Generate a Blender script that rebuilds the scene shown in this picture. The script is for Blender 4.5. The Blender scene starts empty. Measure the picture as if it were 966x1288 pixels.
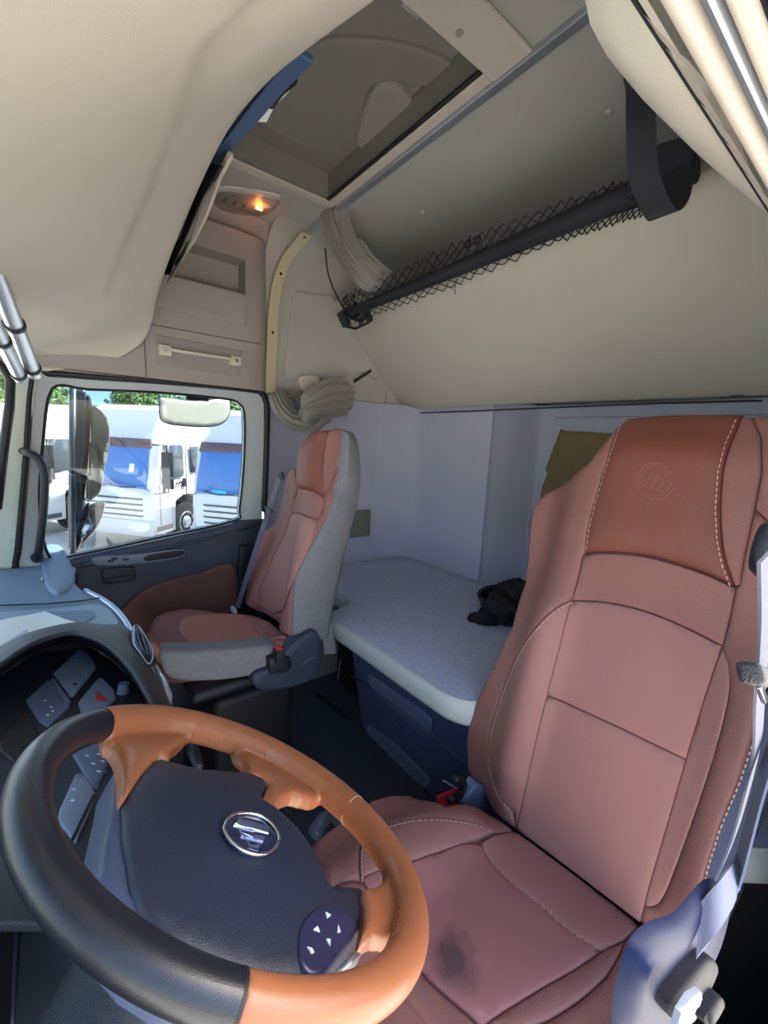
import bpy, bmesh, math, random
import numpy as np
from mathutils import Vector as V, Matrix
from mathutils.geometry import delaunay_2d_cdt
random.seed(5)
S = bpy.context.scene
COL = S.collection
# ------------------------------------------------------------------ camera
F = 520.0
AX = V((679., 60., -520.)).normalized()          # world axes seen in camera space
AY = V((-408., 110., -520.)); AY = (AY - AX * AX.dot(AY)).normalized()
AZ = AX.cross(AY)
CAM = V((0, 0, 1.45))
cd = bpy.data.cameras.new('camera'); cam = bpy.data.objects.new('camera', cd); COL.objects.link(cam)
cd.sensor_fit = 'HORIZONTAL'; cd.sensor_width = 36.0; cd.lens = F / 966 * 36; cd.clip_start = .01; cd.clip_end = 500
cam.matrix_world = Matrix.Translation(CAM) @ Matrix((AX, AY, AZ)).to_4x4()
S.camera = cam
# ------------------------------------------------------------------ light
w = bpy.data.worlds.new('sky'); S.world = w; w.use_nodes = True
nt = w.node_tree; bg = nt.nodes['Background']
sky = nt.nodes.new('ShaderNodeTexSky'); sky.sky_type = 'NISHITA'; sky.sun_disc = False
sky.sun_elevation = math.radians(48); sky.sun_rotation = math.radians(118); sky.air_density = 1.2; sky.dust_density = 2.5
nt.links.new(sky.outputs[0], bg.inputs[0]); bg.inputs[1].default_value = .19
sl = bpy.data.lights.new('sun', 'SUN'); so = bpy.data.objects.new('sun', sl); COL.objects.link(so)
sl.energy = 7.5; sl.angle = .01; sl.color = (1, .95, .87)
so.rotation_euler = V((-.92, -.03, -1.2)).to_track_quat('-Z', 'Y').to_euler()
S.view_settings.view_transform = 'Standard'; S.view_settings.look = 'None'; S.view_settings.gamma = 1
S.view_settings.use_curve_mapping = False
S.view_settings.exposure = 2.1
S.cycles.max_bounces = 10; S.cycles.diffuse_bounces = 6; S.cycles.use_denoising = True; S.cycles.transparent_max_bounces = 16

# ------------------------------------------------------------------ helpers
def ray(px, py):
    d = V((px - 483, 644 - py, -F)); return V((d.dot(AX), d.dot(AY), d.dot(AZ)))
def at(px, py, x=None, y=None, z=None):
    r = ray(px, py); i, v = (0, x) if x is not None else (1, y) if y is not None else (2, z)
    return CAM + r * ((v - CAM[i]) / r[i])
class Frame:
    def __init__(s, o, u, v):
        s.o = V(o); s.u = V(u).normalized(); v = V(v); s.v = (v - s.u * v.dot(s.u)).normalized(); s.n = s.u.cross(s.v)
        if s.n.dot(CAM - s.o) < 0: s.n = -s.n
    def W(s, a, b, h=0): return s.o + s.u * a + s.v * b + s.n * h
    def pix(s, px, py, hf=None):
        r = ray(px, py); h = 0
        for k in range(6 if hf else 1):
            t = (s.o + s.n * h - CAM).dot(s.n) / r.dot(s.n); p = CAM + r * t - s.o
            a, b = p.dot(s.u), p.dot(s.v)
            if hf: h = .5 * h + .5 * hf(a, b)
        return (a, b)
    def px(s, pts, hf=None): return [s.pix(x, y, hf) for x, y in pts]
def lin(c): return c / 12.92 if c <= .04045 else ((c + .055) / 1.055) ** 2.4
def rgb(h): return tuple(lin(int(h[i:i + 2], 16) / 255) for i in (0, 2, 4))
MATS = {}
def mat(name, hexc, rough=.6, metal=0, bump=0, bscale=400, var=0, vscale=8, coat=0, kind='noise', em=None, ems=1, spec=.5, dark=None, sheen=0):
    m = bpy.data.materials.new(name); m.use_nodes = True; n = m.node_tree; b = n.nodes['Principled BSDF']
    c = rgb(hexc); b.inputs['Base Color'].default_value = (*c, 1); b.inputs['Roughness'].default_value = rough
    b.inputs['Metallic'].default_value = metal; b.inputs['Coat Weight'].default_value = coat; b.inputs['Specular IOR Level'].default_value = spec
    b.inputs['Sheen Weight'].default_value = sheen
    tc = n.nodes.new('ShaderNodeTexCoord')
    if var or dark:
        t = n.nodes.new('ShaderNodeTexNoise'); t.inputs['Scale'].default_value = vscale; t.inputs['Detail'].default_value = 5
        n.links.new(tc.outputs['Object'], t.inputs['Vector'])
        r = n.nodes.new('ShaderNodeValToRGB'); r.color_ramp.elements[0].position = .3; r.color_ramp.elements[1].position = .7
        d = rgb(dark) if dark else tuple(x * (1 - var) for x in c); l = c if dark else tuple(min(1, x * (1 + var)) for x in c)
        r.color_ramp.elements[0].color = (*d, 1); r.color_ramp.elements[1].color = (*l, 1)
        n.links.new(t.outputs[0], r.inputs[0]); n.links.new(r.outputs[0], b.inputs['Base Color'])
    if bump:
        if kind == 'vor':
            t = n.nodes.new('ShaderNodeTexVoronoi'); o = t.outputs['Distance']
        elif kind == 'wave':
            t = n.nodes.new('ShaderNodeTexWave'); o = t.outputs[0]; t.inputs['Distortion'].default_value = 1
        else:
            t = n.nodes.new('ShaderNodeTexNoise'); t.inputs['Detail'].default_value = 3; o = t.outputs[0]
        t.inputs['Scale'].default_value = bscale; n.links.new(tc.outputs['Object'], t.inputs['Vector'])
        bp = n.nodes.new('ShaderNodeBump'); bp.inputs['Strength'].default_value = bump; bp.inputs['Distance'].default_value = .002
        n.links.new(o, bp.inputs['Height']); n.links.new(bp.outputs[0], b.inputs['Normal'])
    if em: b.inputs['Emission Color'].default_value = (*rgb(em), 1); b.inputs['Emission Strength'].default_value = ems
    MATS[name] = m; return m
def glass_mat(name, tint, refl=.08):
    m = bpy.data.materials.new(name); m.use_nodes = True; n = m.node_tree; out = n.nodes['Material Output']
    n.nodes.remove(n.nodes['Principled BSDF'])
    t = n.nodes.new('ShaderNodeBsdfTransparent'); t.inputs[0].default_value = (*tint, 1)
    g = n.nodes.new('ShaderNodeBsdfGlossy'); g.inputs['Roughness'].default_value = .02
    x = n.nodes.new('ShaderNodeMixShader'); x.inputs[0].default_value = refl
    n.links.new(t.outputs[0], x.inputs[1]); n.links.new(g.outputs[0], x.inputs[2]); n.links.new(x.outputs[0], out.inputs[0])
    MATS[name] = m; return m
def mesh(name, verts, faces, m, parent=None, smooth=False, sharp=None):
    me = bpy.data.meshes.new(name); me.from_pydata([tuple(v) for v in verts], [], faces); me.update()
    bm = bmesh.new(); bm.from_mesh(me); bmesh.ops.recalc_face_normals(bm, faces=bm.faces); bm.to_mesh(me); bm.free()
    me.materials.append(m)
    if smooth: me.shade_smooth()
    if smooth and sharp: me.set_sharp_from_angle(angle=math.radians(sharp))
    o = bpy.data.objects.new(name, me); COL.objects.link(o)
    if parent: o.parent = parent; o.matrix_parent_inverse = Matrix.Translation(-parent.location)
    return o
def tag(o, label=None, cat=None, group=None, kind=None):
    if label: o['label'] = label
    if cat: o['category'] = cat
    if group: o['group'] = group
    if kind: o['kind'] = kind
    return o
def thing(name, label, cat, loc=(0, 0, 0), group=None, kind=None):
    o = bpy.data.objects.new(name, None); COL.objects.link(o); o.location = loc; o.empty_display_size = .05
    return tag(o, label, cat, group, kind)
class MB:
    """collects shapes for ONE mesh"""
    def __init__(s): s.v = []; s.f = []
    def add(s, vs, fs):
        k = len(s.v); s.v += [V(p) for p in vs]; s.f += [tuple(i + k for i in f) for f in fs]; return s
    def box(s, c, d, fr=None):
        c = V(c); vs = []
        for i in (-1, 1):
            for j in (-1, 1):
                for k in (-1, 1):
                    q = (i * d[0] / 2, j * d[1] / 2, k * d[2] / 2)
                    vs.append(c + (fr.u * q[0] + fr.v * q[1] + fr.n * q[2] if fr else V(q)))
        return s.add(vs, [(0, 1, 3, 2), (4, 6, 7, 5), (0, 4, 5, 1), (2, 3, 7, 6), (0, 2, 6, 4), (1, 5, 7, 3)])
    def tube(s, pts, r, n=8, closed=False, flat=None):
        pts = [V(p) for p in pts]; N = len(pts); rs = r if isinstance(r, (list, tuple)) else [r] * N
        vs = []; fs = []; up = None
        for i, p in enumerate(pts):
            a = pts[(i - 1) % N] if (closed or i > 0) else p; b = pts[(i + 1) % N] if (closed or i < N - 1) else p
            t = (b - a).normalized()
            if up is None: up = t.orthogonal().normalized() if flat is None else V(flat)
            up = (up - t * up.dot(t)).normalized(); sd = t.cross(up)
            for k in range(n):
                an = 2 * math.pi * k / n; vs.append(p + (up * math.cos(an) + sd * math.sin(an)) * rs[i])
        M = N if closed else N - 1
        for i in range(M):
            for k in range(n):
                j = (i + 1) % N; fs.append((i * n + k, i * n + (k + 1) % n, j * n + (k + 1) % n, j * n + k))
        if not closed: fs += [tuple(range(n))[::-1], tuple((N - 1) * n + k for k in range(n))]
        return s.add(vs, fs)
    def strip(s, pts, wid, th):
        """flat band: pts centre line, wid = width vector or list, th = thickness"""
        pts = [V(p) for p in pts]; N = len(pts); vs = []; fs = []
        for i, p in enumerate(pts):
            a = pts[max(i - 1, 0)]; b = pts[min(i + 1, N - 1)]; t = (b - a).normalized()
            ww = V(wid[i] if isinstance(wid, list) else wid); nn = t.cross(ww).normalized() * th / 2
            vs += [p - ww / 2 - nn, p + ww / 2 - nn, p + ww / 2 + nn, p - ww / 2 + nn]
        for i in range(N - 1):
            for k in range(4): fs.append((i * 4 + k, i * 4 + (k + 1) % 4, i * 4 + 4 + (k + 1) % 4, i * 4 + 4 + k))
        fs += [(0, 1, 2, 3), tuple((N - 1) * 4 + k for k in range(4))]
        return s.add(vs, fs)
    def grid(s, rows, th=0):
        """rows of equal length; th: offset copy for thickness (vector)"""
        R = len(rows); C = len(rows[0]); vs = [V(p) for r in rows for p in r]; fs = []
        for i in range(R - 1):
            for j in range(C - 1): fs.append((i * C + j, i * C + j + 1, (i + 1) * C + j + 1, (i + 1) * C + j))
        if th:
            K = len(vs); t = V(th); vs += [p + t for p in vs]; f2 = [tuple(x + K for x in f[::-1]) for f in fs]; fs += f2
            ed = [j for j in range(C)] + [i * C + C - 1 for i in range(1, R)] + [(R - 1) * C + j for j in range(C - 2, -1, -1)] + [i * C for i in range(R - 2, 0, -1)]
            for a, b in zip(ed, ed[1:] + ed[:1]): fs.append((a, b, b + K, a + K))
        return s.add(vs, fs)
    def build(s, name, m, parent=None, smooth=False, sharp=None, bev=0, seg=2):
        o = mesh(name, s.v, s.f, m, parent, smooth, sharp)
        if bev:
            md = o.modifiers.new('bevel', 'BEVEL'); md.width = bev; md.segments = seg; md.limit_method = 'ANGLE'; md.angle_limit = .6
            o.data.shade_smooth(); o.modifiers.new('wn', 'WEIGHTED_NORMAL')
        return o
def box(name, c, d, m, parent=None, bev=.004, fr=None): return MB().box(c, d, fr).build(name, m, parent, bev=bev)
def crom(pts, n=6, closed=True):
    """Catmull-Rom; a point given with a third value True stays a corner"""
    P = [V((p[0], p[1], 0)) if len(p) < 3 or isinstance(p[2], bool) else V(p) for p in pts]; N = len(P); out = []
    d3 = len(pts[0]) > 2 and not isinstance(pts[0][2], bool)
    for i in range(N if closed else N - 1):
        a, b, c, d = P[(i - 1) % N], P[i], P[(i + 1) % N], P[(i + 2) % N]
        if not closed:
            if i == 0: a = b * 2 - c
            if i == N - 2: d = c * 2 - b
        for k in range(n):
            t = k / n
            q = .5 * ((2 * b) + (c - a) * t + (2 * a - 5 * b + 4 * c - d) * t * t + (3 * b - a - 3 * c + d) * t ** 3)
            out.append(q if d3 else (q.x, q.y))
    if not closed: out.append(P[-1] if d3 else (P[-1].x, P[-1].y))
    return out
def dense(poly, step, closed=True):
    out = []
    for a, b in zip(poly, poly[1:] + poly[:1] if closed else poly[1:]):
        L = math.hypot(b[0] - a[0], b[1] - a[1]); k = max(1, int(math.ceil(L / step)))
        for i in range(k): t = i / k; out.append((a[0] + (b[0] - a[0]) * t, a[1] + (b[1] - a[1]) * t))
    if not closed: out.append(poly[-1])
    return out
def bdist(q, poly):
    A = np.array(poly); B = np.roll(A, -1, 0); q = np.atleast_2d(q); D = B - A; L = (D ** 2).sum(1) + 1e-12
    t = np.clip(((q[:, None] - A) * D).sum(2) / L, 0, 1); return np.sqrt(((q[:, None] - A - t[..., None] * D) ** 2).sum(2)).min(1)
def inside(q, poly):
    A = np.array(poly); B = np.roll(A, -1, 0); q = np.atleast_2d(q); x, y = q[:, :1], q[:, 1:]
    c = ((A[:, 1] > y) != (B[:, 1] > y)) & (x < (B[:, 0] - A[:, 0]) * (y - A[:, 1]) / (B[:, 1] - A[:, 1] + 1e-15) + A[:, 0])
    return c.sum(1) % 2 == 1
def clean(p):
    out = []
    for q in p:
        if not out or math.hypot(q[0] - out[-1][0], q[1] - out[-1][1]) > 4e-4: out.append((q[0], q[1]))
    if math.hypot(out[0][0] - out[-1][0], out[0][1] - out[-1][1]) < 4e-4: out.pop()
    return out
def pillow(mb, poly, fr, t=.02, r=.006, crown=0, R=.05, hf=None, step=.02, h0=0, holes=None, flatbase=None):
    """cushion-like slab with rounded rim over a polygon on a frame"""
    hf = hf or (lambda a, b: 0)
    poly = clean(dense(poly, step)); A = np.array(poly)
    area = sum(a[0] * b[1] - b[0] * a[1] for a, b in zip(poly, poly[1:] + poly[:1]))
    if area < 0: poly = poly[::-1]; A = np.array(poly)
    nb = len(poly); T = np.roll(A, -1, 0) - np.roll(A, 1, 0); Nn = np.stack([-T[:, 1], T[:, 0]], 1); Nn /= np.linalg.norm(Nn, axis=1)[:, None] + 1e-9
    pts = list(map(tuple, A))
    for d in ((.12 * r, .4 * r, r) if r > 0 else ()):
        C = A + Nn * d; ok = (bdist(C, poly) > .9 * d) & inside(C, poly); keep = []
        for c in C[ok]:
            if not keep or np.hypot(*(c - keep[-1])) > max(.5 * d, 5e-4): keep.append(c)
        pts += [tuple(c) for c in keep]
    lo = A.min(0); hi = A.max(0); g = [(x, y) for i, x in enumerate(np.arange(lo[0], hi[0], step)) for y in np.arange(lo[1] + (i % 2) * step / 2, hi[1], step)]
    if g:
        g = np.array(g); ok = inside(g, poly); g = g[ok]
        if len(g): g = g[bdist(g, poly) > max(1.3 * r, step * .4)]; pts += [tuple(c) for c in g]
    vo, _, fo, *_ = delaunay_2d_cdt([V(p) for p in pts], [], [list(range(nb))], 1, 1e-6)
    Q = np.array([(v.x, v.y) for v in vo]); d = bdist(Q, poly)
    rr = np.minimum(d / max(r, 1e-9), 1); hh = -r * (1 - np.sqrt(np.maximum(0, 1 - (1 - rr) ** 2)))
    hh += crown * (1 - (1 - np.minimum(d / R, 1)) ** 2)
    H = [h0 + hf(q[0], q[1]) for q in Q]
    top = [fr.W(q[0], q[1], a + b) for q, a, b in zip(Q, H, hh)]
    bot = [fr.W(q[0], q[1], (flatbase if flatbase is not None else a - t)) for q, a in zip(Q, H)]
    K = len(top); fs = [tuple(f) for f in fo]; cnt = {}
    for f in fs:
        for a, b in zip(f, f[1:] + f[:1]): cnt[(a, b)] = 1
    side = [(a, b, b + K, a + K) for (a, b) in cnt if (b, a) not in cnt]
    mb.add(top + bot, fs + [tuple(x + K for x in f[::-1]) for f in fs] + side); return mb
def panel(name, poly, fr, m, parent=None, smooth_poly=0, sharp=None, **k):
    if smooth_poly: poly = crom(poly, smooth_poly)
    return pillow(MB(), poly, fr, **k).build(name, m, parent, smooth=True, sharp=sharp or 50)
def stitches(line, fr, hf=None, h=.001, L=.006, gap=.003, r=.0009, mb=None):
    mb = mb or MB(); pts = [fr.W(a, b, (hf(a, b) if hf else 0) + h) for a, b in dense(line, .003, False)]
    acc = 0; seg = [pts[0]]; on = True
    for p, q in zip(pts, pts[1:]):
        acc += (q - p).length
        if on: seg.append(q)
        if on and acc > L: mb.tube(seg[::max(1, len(seg) - 1)], r, 4); on = False; acc = 0
        elif not on and acc > gap: on = True; acc = 0; seg = [q]
    return mb
def sstep(a, b, x):
    t = min(1, max(0, (x - a) / (b - a))); return t * t * (3 - 2 * t)
def bundle(mb, pts, ra, rb=None, folds=9, depth=.3, twist=1.5, n=150, m=48, side=(0, 1, 0), seed=0):
    """gathered cloth: a swept closed section with ridges"""
    rnd = random.Random(seed); ph = [rnd.uniform(0, 6) for _ in range(4)]
    C = crom(pts, max(2, m // (len(pts) - 1)), False); N = len(C); rb = rb or ra
    def ip(a, t):
        x = t * (len(a) - 1); i = min(int(x), len(a) - 2); f = x - i; return a[i] * (1 - f) + a[i + 1] * f
    vs = []; fs = []
    for i, p in enumerate(C):
        t = i / (N - 1); tg = (C[min(i + 1, N - 1)] - C[max(i - 1, 0)]).normalized(); s_ = V(side); s_ = (s_ - tg * s_.dot(tg)).normalized(); q = tg.cross(s_)
        for k in range(n):
            a = 2 * math.pi * k / n
            rid = 1 + depth * (abs(math.sin(folds * a / 2 + twist * t * 3 + ph[0])) - .6) + depth * .35 * math.sin((folds + 4) * a + 5 * t + ph[1]) * math.sin(7 * t + ph[2]) + .1 * math.sin(3 * a + 9 * t + ph[3])
            sx = math.cos(a); fo = 1 - abs(math.sin(sx * folds * .7 + ph[3] + twist * t * 1.3 + .5 * math.sin(4 * t + ph[1])))
            am = min(1, abs(math.sin(a)) * 1.6) * (.026 * (fo ** 2) * (.6 + .4 * math.sin(6 * t + 3 * sx)))
            vs.append(p + (s_ * math.cos(a) * ip(ra, t) + q * math.sin(a) * ip(rb, t)) * (1 + (rid - 1) * .4) + q * math.copysign(am, math.sin(a)))
    for i in range(N - 1):
        for k in range(n): fs.append((i * n + k, i * n + (k + 1) % n, i * n + n + (k + 1) % n, i * n + n + k))
    fs += [tuple(range(n))[::-1], tuple((N - 1) * n + k for k in range(n))]
    return mb.add(vs, fs)
def text(name, s, fr, a, b, size, m, parent, h=.001, rot=0, font=None):
    c = bpy.data.curves.new(name, 'FONT'); c.body = s; c.size = size; c.extrude = .0003; c.align_x = 'CENTER'; c.align_y = 'CENTER'
    o = bpy.data.objects.new(name, c); COL.objects.link(o); ca, sa = math.cos(rot), math.sin(rot)
    u = fr.u * ca + fr.v * sa; v = fr.v * ca - fr.u * sa
    if u.cross(v).dot(fr.n) < 0: u = -u
    o.matrix_world = Matrix.Translation(fr.W(a, b, h)) @ Matrix((u, v, fr.n)).transposed().to_4x4(); c.materials.append(m)
    dg = bpy.context.evaluated_depsgraph_get(); me = bpy.data.meshes.new_from_object(o.evaluated_get(dg)); mw = o.matrix_world.copy()
    me.transform(mw); bpy.data.objects.remove(o); me.materials.clear(); me.materials.append(m)
    o = bpy.data.objects.new(name, me); COL.objects.link(o)
    if parent: o.parent = parent; o.matrix_parent_inverse = Matrix.Translation(-parent.location)
    return o
# ------------------------------------------------------------------ materials
CREAM = mat('cream_headliner', 'cfc8ba', .9, bump=.25, bscale=900, var=.03, vscale=3)
CREAM2 = mat('cream_plastic', 'd3c9bb', .6, bump=.1, bscale=600)
TAUPE = mat('taupe_plastic', 'a59d98', .65, bump=.15, bscale=700)
GREYLINER = mat('grey_headliner', 'bdbbb4', .92, bump=.3, bscale=900, var=.04, vscale=3)
BUNKF = mat('bunk_fabric', 'bdb7aa', .9, bump=.3, bscale=1000, var=.03, vscale=4)
LAV = mat('skylit_grey_lining', 'bfc1d6', .75, bump=.2, bscale=500, var=.04, vscale=2)  # skylight's cool cast on the lower lining is mixed into this colour
STRIPM = mat('cream_trim', 'cfc6a4', .45)
NAVY = mat('dark_navy_plastic', '343c50', .45, bump=.3, bscale=900, kind='vor')
NAVY2 = mat('black_plastic', '1c202a', .45, bump=.3, bscale=900, kind='vor')
BLACK = mat('matt_black', '111217', .6)
SEAL = mat('rubber_seal', '15171f', .5)
DASHTOP = mat('dash_top_skylit', '7288a0', .5, bump=.35, bscale=700, kind='vor')  # blue of the sky reflected in the dash is put into this colour
DASHTRAY = mat('dash_tray_skylit', '8da2b8', .45, bump=.2, bscale=700, kind='vor')  # tray colour likewise carries the sky's blue and brightness
SILVER = mat('silver_trim', 'b9bfc8', .3, .7)
CHROME = mat('chrome', 'e8eaf0', .12, 1)
LEATHER = mat('pink_brown_leather', '8d5e58', .5, bump=.35, bscale=800, kind='vor', var=.05, vscale=6)
LEATHER_L = mat('light_rose_leather', 'a06f69', .55, bump=.45, bscale=1400, var=.05, vscale=5)
LEATHER_D = mat('deep_brown_leather', '7a443a', .42, bump=.35, bscale=800, kind='vor', var=.05)
TAN = mat('tan_leather', '985e3d', .36, bump=.12, bscale=1500, kind='vor', var=.05, coat=.1)
TANP = mat('perforated_tan_leather', '9a5b36', .5, bump=.4, bscale=420, kind='vor')
RIMB = mat('black_leather', '161922', .32, bump=.12, bscale=1500, kind='vor', coat=.15)
HUBM = mat('hub_soft_plastic', '20273a', .42, bump=.3, bscale=900)
THREAD = mat('pale_thread', 'd9b6a6', .7)
GREYF = mat('grey_seat_fabric', '7d7e86', .95, bump=.6, bscale=500, var=.08, vscale=60)
MATF = mat('mattress_fabric', 'b2b8ce', .95, bump=.6, bscale=450, var=.12, vscale=90)  # bluish sky cast over the mattress is put into the fabric colour
MATE = mat('mattress_piping', 'bcc2c0', .6)
CARPET = mat('dark_floor_mat', '474c57', .85, bump=.5, bscale=500, var=.1, vscale=12)
CURT = mat('curtain_cloth', '8f8984', .8, sheen=.3)
WEB = mat('black_webbing', '1b1c28', .7, bump=.5, bscale=900)
WEBG = mat('grey_belt_webbing', '5f6272', .6, bump=.5, bscale=900)
WEBP = mat('purple_grey_belt', '5b5566', .6, bump=.5, bscale=900)
BAG = mat('black_bag_cloth', '101116', .75, bump=.4, bscale=300)
PAPER = mat('white_paper', 'eef6f4', .8)
CARD = mat('brown_cardboard', '8a7654', .85, var=.08, vscale=20)
RED = mat('red_button', 'd5222a', .35, coat=.3)
GREYP = mat('blue_grey_plastic', '5a657c', .4)
BTN = mat('switch_face', '727e98', .4)
MARK = mat('switch_marking', 'c8d4e0', .5)
REDMK = mat('hazard_red', 'b03030', .5)
EMBL = mat('emblem_chrome', 'b9c8f5', .15, 1)
INSERT = mat('door_insert_brown', '6c4740', .6, bump=.4, bscale=900, kind='vor')
DOORW = mat('door_frame_pale', 'bcc4ca', .5)
WHITEP = mat('white_paint', 'd6d9dc', .3, coat=.3)
TYRE = mat('tyre_rubber', '1a1b1e', .8)
WGLASS = mat('blue_windscreen', '3f72b8', .08, coat=1)
DGLASS = mat('dark_side_glass', '4c5358', .1, coat=.5)
DARKG = mat('dark_grille', '50565c', .5)
CONC = mat('concrete_yard', 'b4afa6', .9, var=.08, vscale=.5)
LEAF = mat('leaf_green', '5f7f45', .8, var=.3, vscale=2)
BLUER = mat('blue_roof_sheet', '5677b8', .6)
TINT = glass_mat('tinted_glass', (.62, .67, .70), .04)
CLEAR = glass_mat('clear_glass', (.8, .85, .86), .05)
MIRR = mat('mirror_glass', 'd8d2c4', .05, 1)
# ================================================================== SETTING
def struct(o): o['kind'] = 'structure'; return o
ground = struct(MB().grid([[(-60, -30, -1.35), (60, -30, -1.35)], [(-60, 90, -1.35), (60, 90, -1.35)]]).build('ground', CONC))
fl = struct(box('floor', (.5, .99, -.04), (2.9, 2.1, .08), CARPET, bev=0))
# engine hump / step in front of the bunk
# ceiling with hatch opening
HX0, HX1, HY0, HY1, CZ = .47, .905, .83, 1.61, 2.37
c = MB()
def slab(mb, x0, x1, y0, y1, z0, z1): mb.box(((x0 + x1) / 2, (y0 + y1) / 2, (z0 + z1) / 2), (x1 - x0, y1 - y0, z1 - z0)); return mb
slab(c, -.35, HX0, .0, 2.1, CZ, CZ + .04); slab(c, HX1, 2.1, .0, 2.1, CZ, CZ + .04)
slab(c, HX0, HX1, .0, HY0, CZ, CZ + .04); slab(c, HX0, HX1, HY1, 2.1, CZ, CZ + .04)
ceil = struct(c.build('ceiling', GREYLINER))
# ceiling fixings (small dimples)
for p in ((765, 143), (533, 268)):
    q = at(*p, z=CZ - .004); MB().tube([q + V((0, 0, .006)), q - V((0, 0, .004))], [.012, .008], 12).build('ceiling_clip', GREYLINER, ceil, smooth=True, sharp=40)
q = at(520, 8, z=CZ - .006); box('ceiling_clip', q, (.05, .03, .01), TAUPE, ceil)
# roof hatch
rh = thing('roof_hatch', 'closed grey roof hatch with moulded panel and pale frame, above the lamp', 'roof hatch', (.69, 1.2, CZ))
HM = mat('hatch_grey', '8f8b84', .7, bump=.1, bscale=600); HM2 = mat('hatch_relief', 'a09b93', .7)
box('hatch_lid', (.69, 1.22, CZ + .105), (.50, .84, .02), HM, rh, bev=.01)
wl = MB(); slab(wl, HX0 - .018, HX0 + .002, HY0, HY1, CZ + .0, CZ + .11); slab(wl, HX1 - .002, HX1 + .018, HY0, HY1, CZ - .001, CZ + .11)
slab(wl, HX0, HX1, HY0 - .018, HY0 + .002, CZ - .001, CZ + .11); slab(wl, HX0, HX1, HY1 - .002, HY1 + .018, CZ - .001, CZ + .11); wl.build('hatch_wall', HM, rh)
fh = Frame((0, 0, CZ + .095), (1, 0, 0), (0, 1, 0))
ro = [fh.pix(*p) for p in ((330, 150), (415, 190), (440, 180), (455, 150), (462, 112), (490, 98), (560, 108), (575, 98), (560, 70), (470, 45), (380, 60))]
panel('hatch_relief', crom(ro, 5), fh, HM, rh, t=.012, r=.006, h0=.011)
panel('hatch_bump', fh.px([(448, 172), (470, 186), (500, 170), (520, 130), (500, 100), (468, 108)]), fh, HM2, rh, smooth_poly=5, t=.02, r=.012, h0=.018)
fm = MB(); zz = CZ - .008
slab(fm, HX0 - .03, HX1 + .03, HY1 - .012, HY1 + .03, zz, CZ); slab(fm, HX1, HX1 + .034, HY0, HY1, zz, CZ); slab(fm, HX0 - .03, HX0, HY0, HY1, zz, CZ)
fm.build('frame_rim', CREAM2, rh, bev=.004)
fm = MB(); slab(fm, HX0 - .03, HX1 + .034, HY0 - .115, HY0, zz - .006, CZ); fm.build('frame_crosspiece', CREAM2, rh, bev=.012, seg=3)
q = at(578, 41, z=zz - .007); MB().tube([q, q - V((0, 0, .002))], .009, 16).build('screw_cap', TAUPE, rh)
MB().tube([(HX1 - .006, HY0 + .005, CZ + .0), (HX1 - .006, HY1 - .005, CZ)], .006, 8).build('hatch_seal', BLACK, rh, smooth=True)
# curtain rail across ceiling
RX = .952
cr = tag(MB().box((RX, 1.22, CZ - .009), (.028, 1.30, .018)).build('curtain_rail', SILVER, bev=.004), 'aluminium curtain rail running across the ceiling behind the roof hatch', 'curtain rail')
# passenger side wall -------------------------------------------------
YW = 2.0
fw = Frame((0, YW, 0), (1, 0, 0), (0, 0, 1))
# upper rear side wall with rounded top into ceiling
rows = []
for x in (.8, 1.1, 1.4, 1.75):
    r = [(x, YW, 1.66), (x, YW, 2.0), (x, YW, 2.2)] + [(x, YW - .16 + .16 * math.cos(a), 2.21 + .16 * math.sin(a)) for a in (0, .4, .8, 1.2, 1.57)]
    rows.append([V(p) for p in r])
wall_u = struct(MB().grid(rows, th=(0, .03, .0)).build('wall_passenger_upper', GREYLINER, smooth=True, sharp=40))
# recessed relief on it
panel('wall_recess', fw.px([(366, 375), (372, 366), (420, 372), (470, 440), (475, 478), (455, 470), (430, 474), (358, 480), (357, 460)]), Frame((0, YW - .012, 0), (1, 0, 0), (0, 0, 1)), GREYLINER, wall_u, t=.012, r=.01)
# lower side + rear wall as one bent lining
plan = [(.80, YW), (1.1, YW), (1.42, YW), (1.52, YW - .005), (1.66, YW - .05), (1.72, YW - .12), (1.73, 1.75), (1.735, 1.40), (1.76, 1.36), (1.95, 1.26), (1.985, 1.22)]
pl = crom([(a, b, 0.) for a, b in plan], 5, False)
rear = MB().grid([[(p.x, p.y, z) for p in pl] + [(1.99, .9, z), (1.99, .4, z), (1.99, -.02, z)] for z in (.55, .9, 1.3, 1.64, 1.657)], th=(.02, .02, 0)).build('wall_rear', LAV, smooth=True, sharp=40)
struct(rear)
fr_ = Frame((1.975, 0, 0), (0, 1, 0), (0, 0, 1))
a0 = fr_.pix(672, 520); 
# window opening panel frame (raised border) with pane behind cardboard
panel('lining_panel', [(1.17, 1.60), (1.17, .78), (.05, .78), (.05, 1.60)], fr_, LAV, rear, t=.012, r=.01)
wsc = [(.25, 1.5), (.25, 1.0)]
uL = fr_.pix(696, 541); uL2 = fr_.pix(684, 615)
win3 = struct(MB().box((1.985, (uL[0] + .25) / 2 + .0, 1.33), (.01, uL[0] - .25, .40)).build('window_3', mat('back_window_glow', 'dfe8ee', .3)))
tag(panel('cardboard_sheet', fr_.px([(707, 540), (712, 542), (765, 545), (830, 548), (830, 660), (676, 660), (684, 612), (690, 596), (688, 590), (697, 566)]), Frame((1.966, 0, 0), (0, 1, 0), (0, 0, 1)), CARD, t=.004, r=.001, h0=.006), 'torn brown cardboard sheet covering the rear window behind the driver seat', 'cardboard')
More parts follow.
